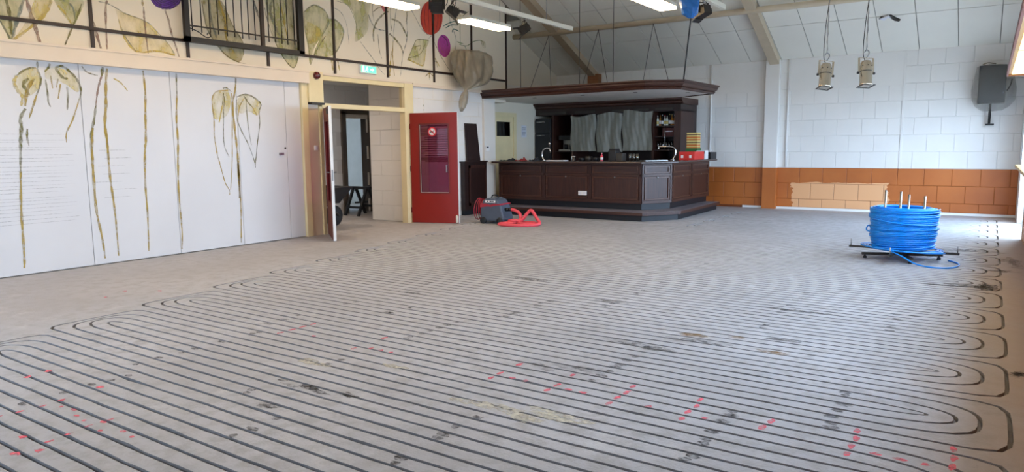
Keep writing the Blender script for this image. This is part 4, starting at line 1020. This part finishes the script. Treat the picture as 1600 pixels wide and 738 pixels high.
# bottles
def bottle(x, y, z, h, r, mat, label, cap='label_white', group='bottles on the back bar'):
    t = thing('bottle', label, 'bottle', (x,y,z), 0, group)
    MB().lathe([(r*.9,0),(r,.01),(r,h*.55),(r*.8,h*.66),(r*.36,h*.76),(r*.34,h*.93)], (0,0,0), 12).build('body',mat,t)
    MB().lathe([(r*.4,h*.92),(r*.4,h)], (0,0,0), 10).build('cap',cap,t)
    q = MB().lathe([(r*1.03,h*.15),(r*1.03,h*.45)], (0,0,0), 12).build('paper_label','label_white' if mat != 'bottle_clear' else 'box_yellow',t)
bl = [('bottle_clear','clear','white','label_white'),('bottle_amber','amber','black','ink'),('bottle_dark','dark','white','label_white'),('bottle_clear','clear','red','sign_red'),('bottle_clear','clear','black','ink'),('bottle_dark','dark','gold','box_yellow'),('bottle_amber','amber','gold','box_yellow'),('bottle_amber','amber','white','label_white')]
ordw = ['first','second','third','fourth','fifth','sixth','seventh','eighth']
for i, (mt, cn_, cc, cm) in enumerate(bl):
    bottle(2.865+i*.0575, bf+.09+.015*(i%2), 1.90, .23+.03*((i*3)%4)/3, .027, mt, '%s bottle with %s cap, %s from the dust sheets on the top shelf' % (cn_, cc, ordw[i]), cm)
bx_ = thing('maroon_box', 'dark red box on the shelf under the bottles', 'box', (3.13,15.75,1.66)); B(-.15,.15,-.1,.2,.001,.19).build('carton','box_maroon',bx_,bevel=.004); B(-.1,.1,-.104,-.1,.1,.12).build('stripe','paper',bx_)
def tumbler(x, y, z, h, r, label, group, name='drinking_glass'):
    o = MB().lathe([(r*.75,0),(r,h),(r*.92,h),(r*.68,.012)], (0,0,0), 12).build(name,'tumbler_glass',None,loc=(x,y,z),label=label,category='glass',group=group)
for i in range(7): tumbler(2.86+i*.068, bf+.14, 1.351, .2, .028, '%s clear glass from the dust sheets in the row on the lower shelf' % ordw[i], 'glasses on the lower shelf')
cf = thing('coffee_machine', 'grey coffee machine on the back bar next to the fridge', 'coffee machine', (.4,15.7,1.331)); WORLD.add(cf.name)
B(.22,.56,15.62,16.0,1.331,1.37).build('drip_tray','steel',cf); B(.22,.56,15.85,16.0,1.37,1.66).build('body','steel',cf,bevel=.01); B(.22,.56,15.62,16.0,1.6,1.72).build('head','black_plastic',cf,bevel=.01); MB().lathe([(.05,0),(.06,.12)], (.39,15.72,1.372), 14).build('jug','black_plastic',cf)

# ------------------------------------------------------------------ things on the counter
CT = 1.136
def tap(loc, rz, label, tower):
    t = thing('beer_tap', label, 'tap', loc, rz)
    MB().lathe([(.05,0),(.05,.012),(.022,.02)], (0,0,0), 14).build('base','chrome',t)
    if tower:
        MB().tube(curve_pts([(0,0,.01),(-.05,0,.1),(-.03,0,.22),(.06,0,.27),(.14,0,.26)],6), .017, 10).build('column','chrome',t)
        q = MB(); q.tube([(.12,0,.26),(.13,0,.34)], .014, 8); q.build('lever','black_plastic',t); MB().lathe([(.018,.34),(.024,.37),(.016,.4)], (.13,0,0), 10).build('lever_knob','chrome',t)
        MB().tube([(.14,0,.26),(.15,0,.18)], .011, 8).build('spout','chrome',t)
    else:
        MB().tube(curve_pts([(0,0,.01),(.05,0,.1),(.06,0,.2),(0,0,.27),(-.15,0,.285),(-.3,0,.285)],6), .015, 10).build('column','chrome',t)
        MB().tube([(-.28,0,.285),(-.3,0,.2)], .011, 8).build('spout','chrome',t)
        MB().tube([(-.2,0,.285),(-.2,0,.34)], .012, 8).build('lever','steel',t)
tap((1.36,13.05,CT), 0, 'chrome curved beer tap with lever at the fridge end of the bar', True)
tap((3.86,14.05,CT), .35, 'long chrome swan neck tap near the red crate on the bar', False)
rc = thing('red_crate', 'bright red plastic crate on the bar corner', 'crate', (3.98,14.85,CT)); rc.rotation_euler.z = .0
for a in ((-.17,.17,-.3,-.28,0,.17),(-.17,.17,.28,.3,0,.17),(-.17,-.15,-.28,.28,0,.17),(.15,.17,-.28,.28,0,.17)): B(*a).build('side','crate_red',rc,bevel=.004)
B(-.15,.15,-.28,.28,0,.02).build('base','crate_red',rc)
for x in (-.1,.08): B(x-.025,x+.025,-.304,-.3,.04,.1).build('hand_hole','label_white',rc)
B(-.01,.01,-.28,.28,.02,.16).build('divider','crate_red',rc)
for k in range(4):
    o = B(-.12,.12,-.11,.11,0,.085).build('snack_box',['box_orange','box_yellow'][k%2],None,loc=(3.8,15.45,CT+.24+.087*k),label=['orange snack box at the bottom of the pile over the green carton','cream snack box second from the bottom of the pile','orange snack box third from the bottom of the pile','cream snack box on top of the pile by the wall'][k],category='box',group='snack boxes piled on the bar')
    B(-.121,.121,-.111,.111,.03,.05).build('band',['box_yellow','box_maroon'][k%2],o)
gb = B(-.13,.13,-.13,.13,0,.24).build('green_carton','box_green',None,loc=(3.8,15.45,CT),label='dark green carton under the pile of snack boxes',category='box'); B(-.1,.1,-.132,-.13,.08,.14).build('print_panel','bottle_clear',gb)
wbx = B(-.1,.1,-.1,.1,0,.19).build('white_box','label_white',None,loc=(4.05,15.32,CT),label='white box behind the red crate on the bar',category='box'); B(-.08,.1,-.102,-.1,.12,.17).build('print_panel','scuff',wbx)
bt = thing('black_tray', 'black plastic tub at the wall end of the bar', 'tub', (4.07,15.68,CT))
for a in ((-.12,.12,-.19,-.175,0,.15),(-.12,.12,.175,.19,0,.15),(-.12,-.105,-.175,.175,0,.15),(.105,.12,-.175,.175,0,.15),(-.105,.105,-.175,.175,0,.015)): B(*a).build('side' if a[5] > .1 else 'base','black_plastic',bt)
B(-.135,.135,-.205,-.19,.135,.15).build('rim','black_plastic',bt)
for i, x in enumerate((3.33,3.41,3.49)): tumbler(x,13.12,CT,.15,.032,'%s of the three clear tumblers counted from the till on the bar' % ordw[i],'three tumblers on the bar')
pt = MB().lathe([(.045,0),(.05,.01),(.05,.1),(.053,.105),(.046,.105),(.044,.012)], (0,0,0), 14).build('metal_jug','chrome',None,loc=(2.05,13.1,CT),label='small shiny metal jug on the bar in front of the dust sheets',category='jug')
bottle(2.70,13.12,CT,.17,.03,'pink_hose','pink bottle with a white cap on the bar','label_white',None)
gx_ = thing('till', 'dark till with a grey side on the bar in front of the dust sheets', 'till', (2.98,13.25,CT)); B(-.14,.02,-.12,.12,0,.22).build('body','black_plastic',gx_,bevel=.008); B(.02,.16,-.1,.1,0,.16).build('printer','dark_steel',gx_,bevel=.008); B(-.13,.01,-.1,.1,.22,.25).build('screen','black_plastic',gx_)
tr = B(-.22,.22,-.1,.1,0,.02).build('white_tray','paper',None,loc=(1.72,12.98,CT),label='flat white tray on the bar beside the lever tap',category='tray',bevel=.004); B(-.2,.2,-.085,.085,.02,.022).build('liner','label_white',tr)
tr = B(-.28,.28,-.1,.1,0,.02).build('drip_tray','steel',None,loc=(3.72,13.4,CT),rz=1.05,label='flat metal drip tray on the chamfered corner of the bar',category='tray',bevel=.004)
for k in range(9): MB().obox((-.24+k*.06,0,.022),(.01,0,0),(0,.08,0),(0,0,.002)).build('slot','dark_steel',tr)
def cloth(x, y, rx, ry, h, mat, label):
    n = 14; v = []; rg = random.Random(int(x*100))
    for b in range(n+1):
        for a in range(n+1):
            u, w = a/n*2-1, b/n*2-1; e = max(0, 1-max(abs(u),abs(w))**3)
            v.append((u*rx*(1+.1*math.sin(w*4)), w*ry*(1+.1*math.sin(u*5)), .004+h*e*(.45+.55*math.sin(u*5.1+rg.random()*.4)*math.sin(w*3.7+1)**2)**2))
    MB().add(v, [(b*(n+1)+a, b*(n+1)+a+1, (b+1)*(n+1)+a+1, (b+1)*(n+1)+a) for b in range(n) for a in range(n)], 0, True).build('crumpled_cloth',mat,None,loc=(x,y,CT),label=label,category='cloth')
cloth(.5,13.0,.2,.14,.07,'cloth_dark','crumpled grey cloth at the end of the bar by the wall'); cloth(.86,12.95,.12,.12,.09,'cloth_red','crumpled red cloth between grey cloths on the bar'); cloth(1.14,13.05,.11,.12,.1,'cloth_dark','dark crumpled cloth lying against the lever tap')
for i, (x, h, m_) in enumerate([(2.2,.07,'black_plastic'),(2.36,.1,'dark_steel'),(2.52,.08,'black_plastic')]):
    MB().lathe([(.06,0),(.07,h*.4),(.075,h),(.069,h),(.052,h*.2)], (0,0,0), 16).build('bowl',m_,None,loc=(x,13.2,CT),label=['black bowl next to the metal jug on the bar','grey metal bowl between two black bowls on the bar','black bowl next to the pink bottle on the bar'][i],category='bowl',group='bowls on the bar')

# ------------------------------------------------------------------ wet vacuum and hose
vc = thing('vacuum_cleaner', 'grey site vacuum with a red band and coiled red cable beside the bar', 'vacuum', (1.54,10.98,0), .12)
q = MB(); pr = [(-.24,.05),(.26,.05),(.27,.1),(.2,.34),(.13,.45),(.03,.49),(-.1,.485),(-.19,.44),(-.23,.3)]
q.extr(pr, lambda a, b, t: (a, t, b), -.2, .2); q.build('body','vac_grey',vc,bevel=.03)
q = MB(); pr = [(-.235,.31),(-.06,.335),(.0,.325),(.06,.345),(.205,.36),(.2,.385),(.05,.385),(-.02,.365),(-.1,.385),(-.225,.385)]
q.extr(pr, lambda a, b, t: (a, t, b), -.208, .208); q.build('band','vac_red',vc)
lb = B(-.12,.09,-.206,-.2,.405,.445).build('label_plate','label_white',vc)
for a, b in ((-.09,-.055),(-.03,.02),(.03,.06)): B(a,b,-.208,-.206,.415,.437).build('print','ink',lb)
for x, y in ((-.17,-.2),(-.17,.2),(.18,-.2),(.18,.2)): MB().lathe([(.02,-.025),(.06,-.025),(.065,0),(.06,.025),(.02,.025)], (x,y,.065), 14, Matrix(((1,0,0),(0,0,1),(0,1,0)))).build('wheel','dark_rubber',vc)
MB().lathe([(.035,0),(.035,.04),(.03,.06)], (.23,-.05,.27), 12, Matrix(((0,0,1),(1,0,0),(0,1,0)))).build('hose_port','black_plastic',vc)
MB().tube(curve_pts([(-.1,0,.47),(-.07,0,.53),(.02,0,.53),(.06,0,.48)],4), .012, 8).build('carry_handle','black_plastic',vc)
for k in range(7):
    P = [(-.27-.012*k+.02*math.sin(t*1.3+k), .1+.14*math.cos(t)*(.9+.03*k)-.03*k, .27+.2*math.sin(t)*(.85+.03*k)) for t in [2*math.pi*i/20 for i in range(20)]]
    MB().tube(P, .007, 6, closed=True).build('power_cable','vac_red',vc)
hs = thing('suction_hose', 'pink red suction hose looped on the floor beside the vacuum', 'hose', (2.1,10.9,0)); WORLD.add(hs.name)
HP = curve_pts([(1.85,10.985,.27),(1.95,11.0,.26),(2.08,10.98,.2),(2.1,10.95,.09),(2.0,10.85,.04),(1.84,10.75,.03),(1.86,10.62,.028),(2.05,10.55,.028),(2.3,10.62,.028),(2.5,10.78,.028),(2.55,10.92,.05),(2.45,10.98,.14),(2.33,11.0,.27),(2.25,10.98,.22),(2.15,10.93,.09),(2.0,10.85,.085),(1.9,10.9,.06),(2.0,11.05,.03),(2.3,11.1,.03),(2.42,10.98,.03),(2.25,10.85,.03),(2.1,10.9,.04),(2.0,10.98,.03)], 12)
MB().tube(HP, [.029+.0025*(i%2) for i in range(len(HP))], 10).build('hose_tube','pink_hose',hs)
MB().tube([(1.835,10.975,.272),(1.88,10.99,.27)], .035, 10).build('cuff','black_plastic',hs)

# ------------------------------------------------------------------ pipe reel with blue heating pipe
RC = Vector((8.47,10.02,0))
rs = thing('reel_stand', 'low steel reel stand with four upright tubes carrying the blue pipe', 'reel stand', RC)
for ang, L_, nm in ((.35,.46,'base_bar'),(1.9,.42,'base_bar')):
    d = Vector((math.cos(ang),math.sin(ang),0)); MB().bar(-d*L_+Vector((0,0,.06)), d*L_+Vector((0,0,.06)), .05, .03).build(nm,'dark_steel',rs)
    for s in (-1,1):
        MB().lathe([(.022,0),(.022,.03),(.012,.03),(.012,.06)], d*L_*.92*s, 10).build('foot','black_plastic',rs)
MB().lathe([(.05,.06),(.05,.1),(.03,.11)], (0,0,0), 14).build('bearing','dark_steel',rs)
for ang in (-.12, 1.45, 3.02, 4.59):
    d = Vector((math.cos(ang),math.sin(ang),0))
    a = MB().bar(Vector((0,0,.115)), d*.62+Vector((0,0,.115)), .035, .025).build('arm','dark_steel',rs)
    MB().tube([d*.6+Vector((0,0,.12)), d*.6+Vector((0,0,.21))], .007, 6).build('stop_pin','steel',a)
    MB().tube([d*.22+Vector((0,0,.12)), d*.22+Vector((0,0,.80 if ang < 2 else .86))], .013, 10).build('upright','steel',rs)
pc_ = thing('pipe_coil', 'bright blue heating pipe wound in a tall coil on the reel stand', 'pipe', RC+Vector((0,0,.13)))
rg = random.Random(11)
def helix(r_, z0, z1, turns, jr, jz, ph=0, taper=0.0, tilt=.0):
    n = int(turns*28); P = []; jj = [rg.gauss(0,1) for _ in range(int(turns)+3)]; kk = [rg.gauss(0,1) for _ in range(int(turns)+3)]
    for i in range(n+1):
        t = i/28; a = 2*math.pi*t+ph; f = t-int(t); k = int(t)
        j = jj[k]*(1-f)+jj[k+1]*f; kz = kk[k]*(1-f)+kk[k+1]*f; w = i/n
        rad = r_+jr*j+taper*w
        P.append((rad*math.cos(a), rad*math.sin(a), z0+(z1-z0)*w+jz*kz*math.sin(a+k)+tilt*math.cos(a)))
    return P
pr_ = .0092
MB().tube(helix(.345,.02,.51,31,.008,.006,0,.04), pr_, 6).build('outer_winding','blue_pipe',pc_)
MB().tube(helix(.335,.03,.50,30,.006,.004,1,.02), pr_, 6).build('middle_winding','blue_pipe',pc_)
MB().tube(helix(.27,.03,.51,29,.008,.006,2,.01), pr_, 6).build('inner_winding','blue_pipe',pc_)
Pt = [((.265+.018*i/28)*math.cos(2*math.pi*i/28), (.265+.018*i/28)*math.sin(2*math.pi*i/28), .515+.012*math.sin(i*.11)-.004*abs(i/28-2.5)) for i in range(28*6)]
MB().tube(Pt, pr_, 6).build('top_winding','blue_pipe',pc_)
MB().tube(helix(.375,.2,.24,3,.006,.03,.5,0,.05), pr_, 6).build('loose_winding','blue_pipe',pc_); MB().tube(helix(.382,.36,.42,2,.006,.02,2.5,0,-.045), pr_, 6).build('loose_winding','blue_pipe',pc_)
Pb = [((.36+.03*i/28)*math.cos(2*math.pi*i/28), (.36+.03*i/28)*math.sin(2*math.pi*i/28), .012+.004*math.sin(i*.2)+.03*(i/112)*math.cos(2*math.pi*i/28+2.6)) for i in range(28*4)]
MB().tube(Pb, pr_, 6).build('bottom_winding','blue_pipe',pc_)
tail = curve_pts([(-.1,-.44,.03),(.05,-.5,-.03),(.2,-.56,-.1),(.38,-.6,-.12),(.55,-.52,-.121),(.62,-.3,-.121),(.6,-.1,-.121),(.5,.08,-.12)], 8)
MB().tube(tail, pr_, 6).build('free_end','blue_pipe',pc_)
MB().tube(curve_pts([(-.36,-.05,.2),(-.41,-.03,.22),(-.4,0,.27),(-.36,.03,.27)],6), pr_, 6).build('loose_loop','blue_pipe',pc_)

# ------------------------------------------------------------------ lamps
def fluorescent(x, y, z, label):
    t = thing('fluorescent_light', label, 'lamp', (x,y,z), 0, 'hanging fluorescent lights')
    B(-.14,.14,-.6,.6,0,.05).build('housing','white_metal',t); B(-.135,.135,-.595,.595,-.04,0).build('diffuser','tube_light',t)
    for s in (-.45,.45): MB().tube([(0,s,.05),(0,s,ceil_z(y+s)-z-.03)], .004, 5).build('hanger','steel',t)
fluorescent(1.8,10.35,3.6,'lit fluorescent light hanging above the red door next to a plastic wrapped speaker'); fluorescent(1.8,7.86,3.6,'lit fluorescent light above the exit sign at the picture top')
fluorescent(5.03,10.14,3.57,'lit fluorescent light hanging beside the blue wrapped spotlight')
for y, w_ in ((4.95,'third'),(2.2,'fourth')): fluorescent(1.8,y,3.62,'%s lit fluorescent light from the bar in the row along the mural' % w_)
for y, w_ in ((7.65,'second'),(4.9,'third'),(2.15,'fourth')): fluorescent(5.03,y,3.62,'%s lit fluorescent light from the bar in the middle row' % w_)
cl = thing('corridor_fill_light', 'unseen white ceiling light added to brighten the corridor beyond the open doors', 'lamp', (-1.5,8.35,2.72)); B(-.3,.3,-.15,.15,.02,.08).build('housing','white_metal',cl); B(-.28,.28,-.13,.13,0,.02).build('diffuser','corridor_fill_glow',cl)  # added fill light, out of view, brightens the corridor
pl_ = thing('pelmet_light', 'wood edged light panel above the windows at the picture edge', 'lamp', (9.6,9,2.4)); WORLD.add(pl_.name)
B(9.46,W-.01,5.0,12.5,2.415,2.45).build('board','sill_wood',pl_); 
for y0, y1 in ((5.05,7.4),(7.5,9.2),(9.45,12.42)): B(9.5,W-.03,y0,y1,2.40,2.415).build('diffuser','pelmet_glow',pl_)
B(9.44,9.46,5.0,12.52,2.38,2.46).build('edge_strip','red_dark',pl_); B(9.46,W-.01,12.5,12.52,2.38,2.46).build('end_strip','brown_block_wood',pl_)
B(W-.04,W,5.0,12.5,2.45,2.52).build('wall_batten','sill_wood',pl_)

def track(x, y0, y1, z, label):
    t = thing('light_track', label, 'light track', (x,(y0+y1)/2,z)); WORLD.add(t.name)
    B(x-.03,x+.03,y0,y1,z,z+.07).build('rail','white_metal',t); B(x-.032,x+.032,y1-.004,y1+.006,z-.004,z+.074).build('end_cap','white_metal',t)
    y = y1-.9
    while y > y0: MB().tube([(x,y,z+.07),(x,y,ceil_z(y)-.02)], .005, 5).build('hanger','steel',t); y -= 2.2
track(2.72,1.0,11.8,3.58,'cream lighting rail hanging in front of the mural'); track(5.67,1.0,11.45,3.58,'cream lighting rail beside the blue wrapped spotlight')
def spot(x, y, z, rz, label, tilt=.5, wrapped=False):
    t = thing('stage_spotlight', label, 'spotlight', (x,y,z), rz, 'stage spotlights on the rails')
    MB().lathe([(.02,-.05),(.02,.0)], (0,0,0), 8).build('clamp','steel',t)
    q = MB(); q.bar((-.1,0,-.05),(.1,0,-.05),.03,.006); q.bar((-.1,0,-.05),(-.1,0,-.2),.03,.006,(0,1,0)); q.bar((.1,0,-.05),(.1,0,-.2),.03,.006,(0,1,0)); q.build('yoke','black_iron',t)
    if wrapped:
        v = []; n = 12
        for b, (zz, rad) in enumerate([(-.006,.05),(-.03,.12),(-.12,.14),(-.22,.14),(-.3,.1),(-.36,.03)]):
            for k in range(n): a_ = 2*math.pi*k/n; rj = rad*(1+.16*math.sin(a_*4+b*1.3)+rng.uniform(-.16,.16)); v.append((rj*math.cos(a_)+.03*b/5, rj*math.sin(a_)*.8, zz))
        MB().add(v, [(b*n+k, b*n+(k+1)%n, (b+1)*n+(k+1)%n, (b+1)*n+k) for b in range(5) for k in range(n)]+[tuple(range(n)), tuple(range(5*n,6*n))], 0, False).build('plastic_wrap','blue_film',t); return t
    ca, sa = math.cos(tilt), math.sin(tilt); A = lambda a, b, c: (a, b*ca+c*sa, -.18-b*sa+c*ca)
    q = MB(); pr = [(-.09,-.05),(.09,-.07),(.09,.07),(-.02,.06),(-.09,.03)]
    q.extr(pr, lambda a, b, u: A(u, a, b), -.085, .085); q.build('housing','black_iron',t)
    for k in range(5): q = MB(); q.extr([(-.08+.03*k,.03),(-.07+.03*k,.03),(-.07+.03*k,.085),(-.08+.03*k,.085)], lambda a, b, u: A(u, a, b), -.08, .08); q.build('fin','black_iron',t)
    q = MB(); q.extr([(.09,-.065),(.094,-.065),(.094,.065),(.09,.065)], lambda a, b, u: A(u, a, b), -.08, .08); q.build('lens','dark_glass',t)
    q = MB(); q.extr([(.09,.07),(.17,.1),(.17,.104),(.09,.076)], lambda a, b, u: A(u, a, b), -.085, .085); q.build('barn_door','black_iron',t)
    q = MB(); q.extr([(.09,-.07),(.17,-.1),(.17,-.104),(.09,-.076)], lambda a, b, u: A(u, a, b), -.085, .085); q.build('barn_door','black_iron',t)
    MB().tube(curve_pts([(.05,.0,-.03),(.14,.04,-.05),(.13,.0,-.14),(.04,-.05,-.12)],4), .006, 5).build('cable','black_plastic',t)
    return t
spot(2.72,7.93,3.58,.6,'dark spotlight in front of the red painted flower',-.3); spot(2.72,8.28,3.58,-.8,'black spotlight between the red flower and the fluorescent light',.6); spot(2.72,10.2,3.58,2.2,'black spotlight near the end of the rail above the bar',.5)
spot(5.67,10.5,3.58,1.2,'black spotlight near the rail end next to the blue wrapped one',.2); spot(5.67,9.9,3.58,0,'spotlight wrapped in bright blue plastic on the lighting rail',0,True)

def par_can(x, y, ztop, tilt, label):
    t = thing('par_can', label, 'stage lamp', (x,y,ztop), .59, 'silver stage lamps on chains')
    mt = Matrix.Rotation(tilt, 3, 'Y')@Matrix.Rotation(-.18, 3, 'X')
    can = MB().lathe([(.025,-.05),(.05,-.06),(.064,-.085),(.069,-.13),(.072,-.135),(.072,-.345),(.077,-.35),(.077,-.375)], (0,0,0), 22, mt).build('can','can_silver',t)
    MB().lathe([(.0725,-.185),(.0745,-.19),(.0725,-.195)], (0,0,0), 22, mt).build('ring','dark_steel',can)
    for k in range(7): a = 2*math.pi*k/7-1.7; MB().lathe([(.007,0),(.007,.004)], mt@Vector((.0685*math.cos(a),.0685*math.sin(a),-.125)), 8, mt@Matrix.Rotation(a,3,'Z')@Matrix(((0,0,1),(1,0,0),(0,1,0)))).build('vent_hole','ink',can)
    q = MB()
    for a, b, c, d in ((-.082,.082,-.082,-.07),(-.082,.082,.07,.082),(-.082,-.07,-.082,.082),(.07,.082,-.082,.082)):
        q.obox(mt@Vector(((a+b)/2,(c+d)/2,-.378)), mt@Vector(((b-a)/2,0,0)), mt@Vector((0,(d-c)/2,0)), mt@Vector((0,0,.004)))
    q.build('gel_frame','dark_steel',t)
    q = MB(); q.bar(mt@Vector((-.088,0,-.02)), mt@Vector((.088,0,-.02)), .025, .005); q.bar(mt@Vector((-.088,0,-.02)), mt@Vector((-.088,0,-.22)), .025, .005, (0,1,0)); q.bar(mt@Vector((.088,0,-.02)), mt@Vector((.088,0,-.22)), .025, .005, (0,1,0)); q.build('bracket','can_silver',t)
    for s in (-1,1): MB().lathe([(.016,0),(.016,.02)], mt@Vector((.09*s,0,-.21)), 10, mt@Matrix(((0,0,s),(1,0,0),(0,s,0)))).build('knob','black_plastic',t)
    MB().tube(curve_pts([(0,0,-.02),(.03,0,.02),(.03,0,.06),(0,0,.08),(-.025,0,.05)],5), .008, 6).build('hook','steel',t)
    zt = ceil_z(y)-ztop; q = MB(); P = [(.003*math.sin(k*1.6), .003*math.cos(k*1.6), .07+(zt-.1)*k/70) for k in range(71)]
    q.tube(P, [.0075 if k % 2 else .0045 for k in range(71)], 5); q.build('chain','steel',t)
    MB().tube(curve_pts([(0,0,-.07),(-.04,0,.05),(-.03,0,.4),(.01,0,.9),(0,0,1.6)],8), .005, 5).build('cable','dark_steel',t)
par_can(7.49,10.0,2.53,.12,'silver stage lamp on a chain, the one nearer the bar'); par_can(7.95,10.0,2.53,.05,'silver stage lamp on a chain, the one nearer the wall speaker')

# ------------------------------------------------------------------ wrapped loudspeakers
def bag(rings, name, mat, parent, folds=7, amp=.07, n=28, ph=0):
    v = []
    for b, (z, cx, cy, rx, ry, sq) in enumerate(rings):
        for k in range(n):
            a = 2*math.pi*k/n; c, s = math.cos(a), math.sin(a); r_ = (abs(c)**sq+abs(s)**sq)**(-1/sq)*(1+amp*math.sin(folds*a+ph+b*.5)+amp*.5*math.sin(2.3*folds*a-b))
            v.append((cx+rx*c*r_, cy+ry*s*r_, z+.01*math.sin(3*a+b)))
    m_ = len(rings)
    return MB().add(v, [(b*n+k, b*n+(k+1)%n, (b+1)*n+(k+1)%n, (b+1)*n+k) for b in range(m_-1) for k in range(n)]+[tuple(range(n)), tuple(range((m_-1)*n, m_*n))], 0, True).build(name, mat, parent)
s1 = thing('wrapped_speaker', 'loudspeaker knotted inside a dusty brown plastic bag on the mural wall', 'speaker', (.3,11.85,2.6)); WORLD.add(s1.name)
B(.2,.5,11.6,12.1,2.82,3.3).build('cabinet','dark_rubber',s1,bevel=.01)
MB().tube([(.002,11.85,3.05),(.2,11.85,3.05)], .025, 8).build('wall_bracket','black_iron',s1)
bag([(3.40,.37,11.75,.06,.12,3),(3.39,.37,11.8,.16,.36,5),(3.33,.37,11.84,.2,.43,6),(3.2,.37,11.86,.21,.45,6),(3.1,.37,11.86,.22,.46,5),(3.0,.37,11.87,.22,.47,4),(2.9,.37,11.87,.22,.46,3.5),(2.82,.37,11.87,.2,.43,3),(2.76,.37,11.84,.17,.36,2.6),(2.70,.37,11.78,.13,.26,2.3),(2.65,.38,11.68,.08,.13,2),(2.6,.38,11.6,.03,.04,2),(2.54,.38,11.57,.045,.085,2),(2.45,.38,11.54,.05,.11,2),(2.35,.38,11.5,.05,.12,2),(2.26,.38,11.47,.04,.09,2),(2.17,.38,11.44,.02,.04,2)], 'plastic_bag','bag_film',s1,8,.085,72)
s2 = thing('wrapped_speaker', 'grey loudspeaker under a clear plastic bag on the white block wall', 'speaker', (9.25,16.35,2.0)); WORLD.add(s2.name)
B(9.05,9.48,16.2,16.52,2.18,2.88).build('cabinet','dark_rubber',s2,bevel=.01); B(9.08,9.45,16.195,16.2,2.21,2.85).build('front_cloth','cloth_dark',s2)
q = MB(); q.tube([(9.26,16.38,2.24),(9.26,16.42,1.8)], .022, 8); q.build('wall_arm','black_iron',s2); B(9.2,9.34,16.4,16.6,1.77,1.8).build('foot_plate','black_iron',s2); MB().tube([(9.26,16.4,1.9),(9.26,16.61,1.9)], .02, 8).build('wall_mount','black_iron',s2)
bag([(2.90,9.24,16.36,.12,.08,3),(2.88,9.28,16.36,.26,.18,4),(2.7,9.29,16.36,.3,.19,4),(2.45,9.3,16.36,.34,.2,3.4),(2.25,9.3,16.36,.33,.19,3),(2.12,9.28,16.36,.26,.17,2.6),(2.05,9.27,16.37,.17,.12,2),(2.04,9.26,16.38,.05,.05,2)], 'plastic_bag','clear_film',s2, 6, .04)
MB().tube(curve_pts([(9.5,16.3,2.4),(9.55,16.34,2.5),(9.57,16.38,2.62)],4), .012, 6).build('bag_tie','black_plastic',s2)
MB().tube(curve_pts([(9.1,16.2,2.9),(9.18,16.25,2.93),(9.3,16.3,2.91)],4), .012, 6).build('bag_knot','bag_film',s2)
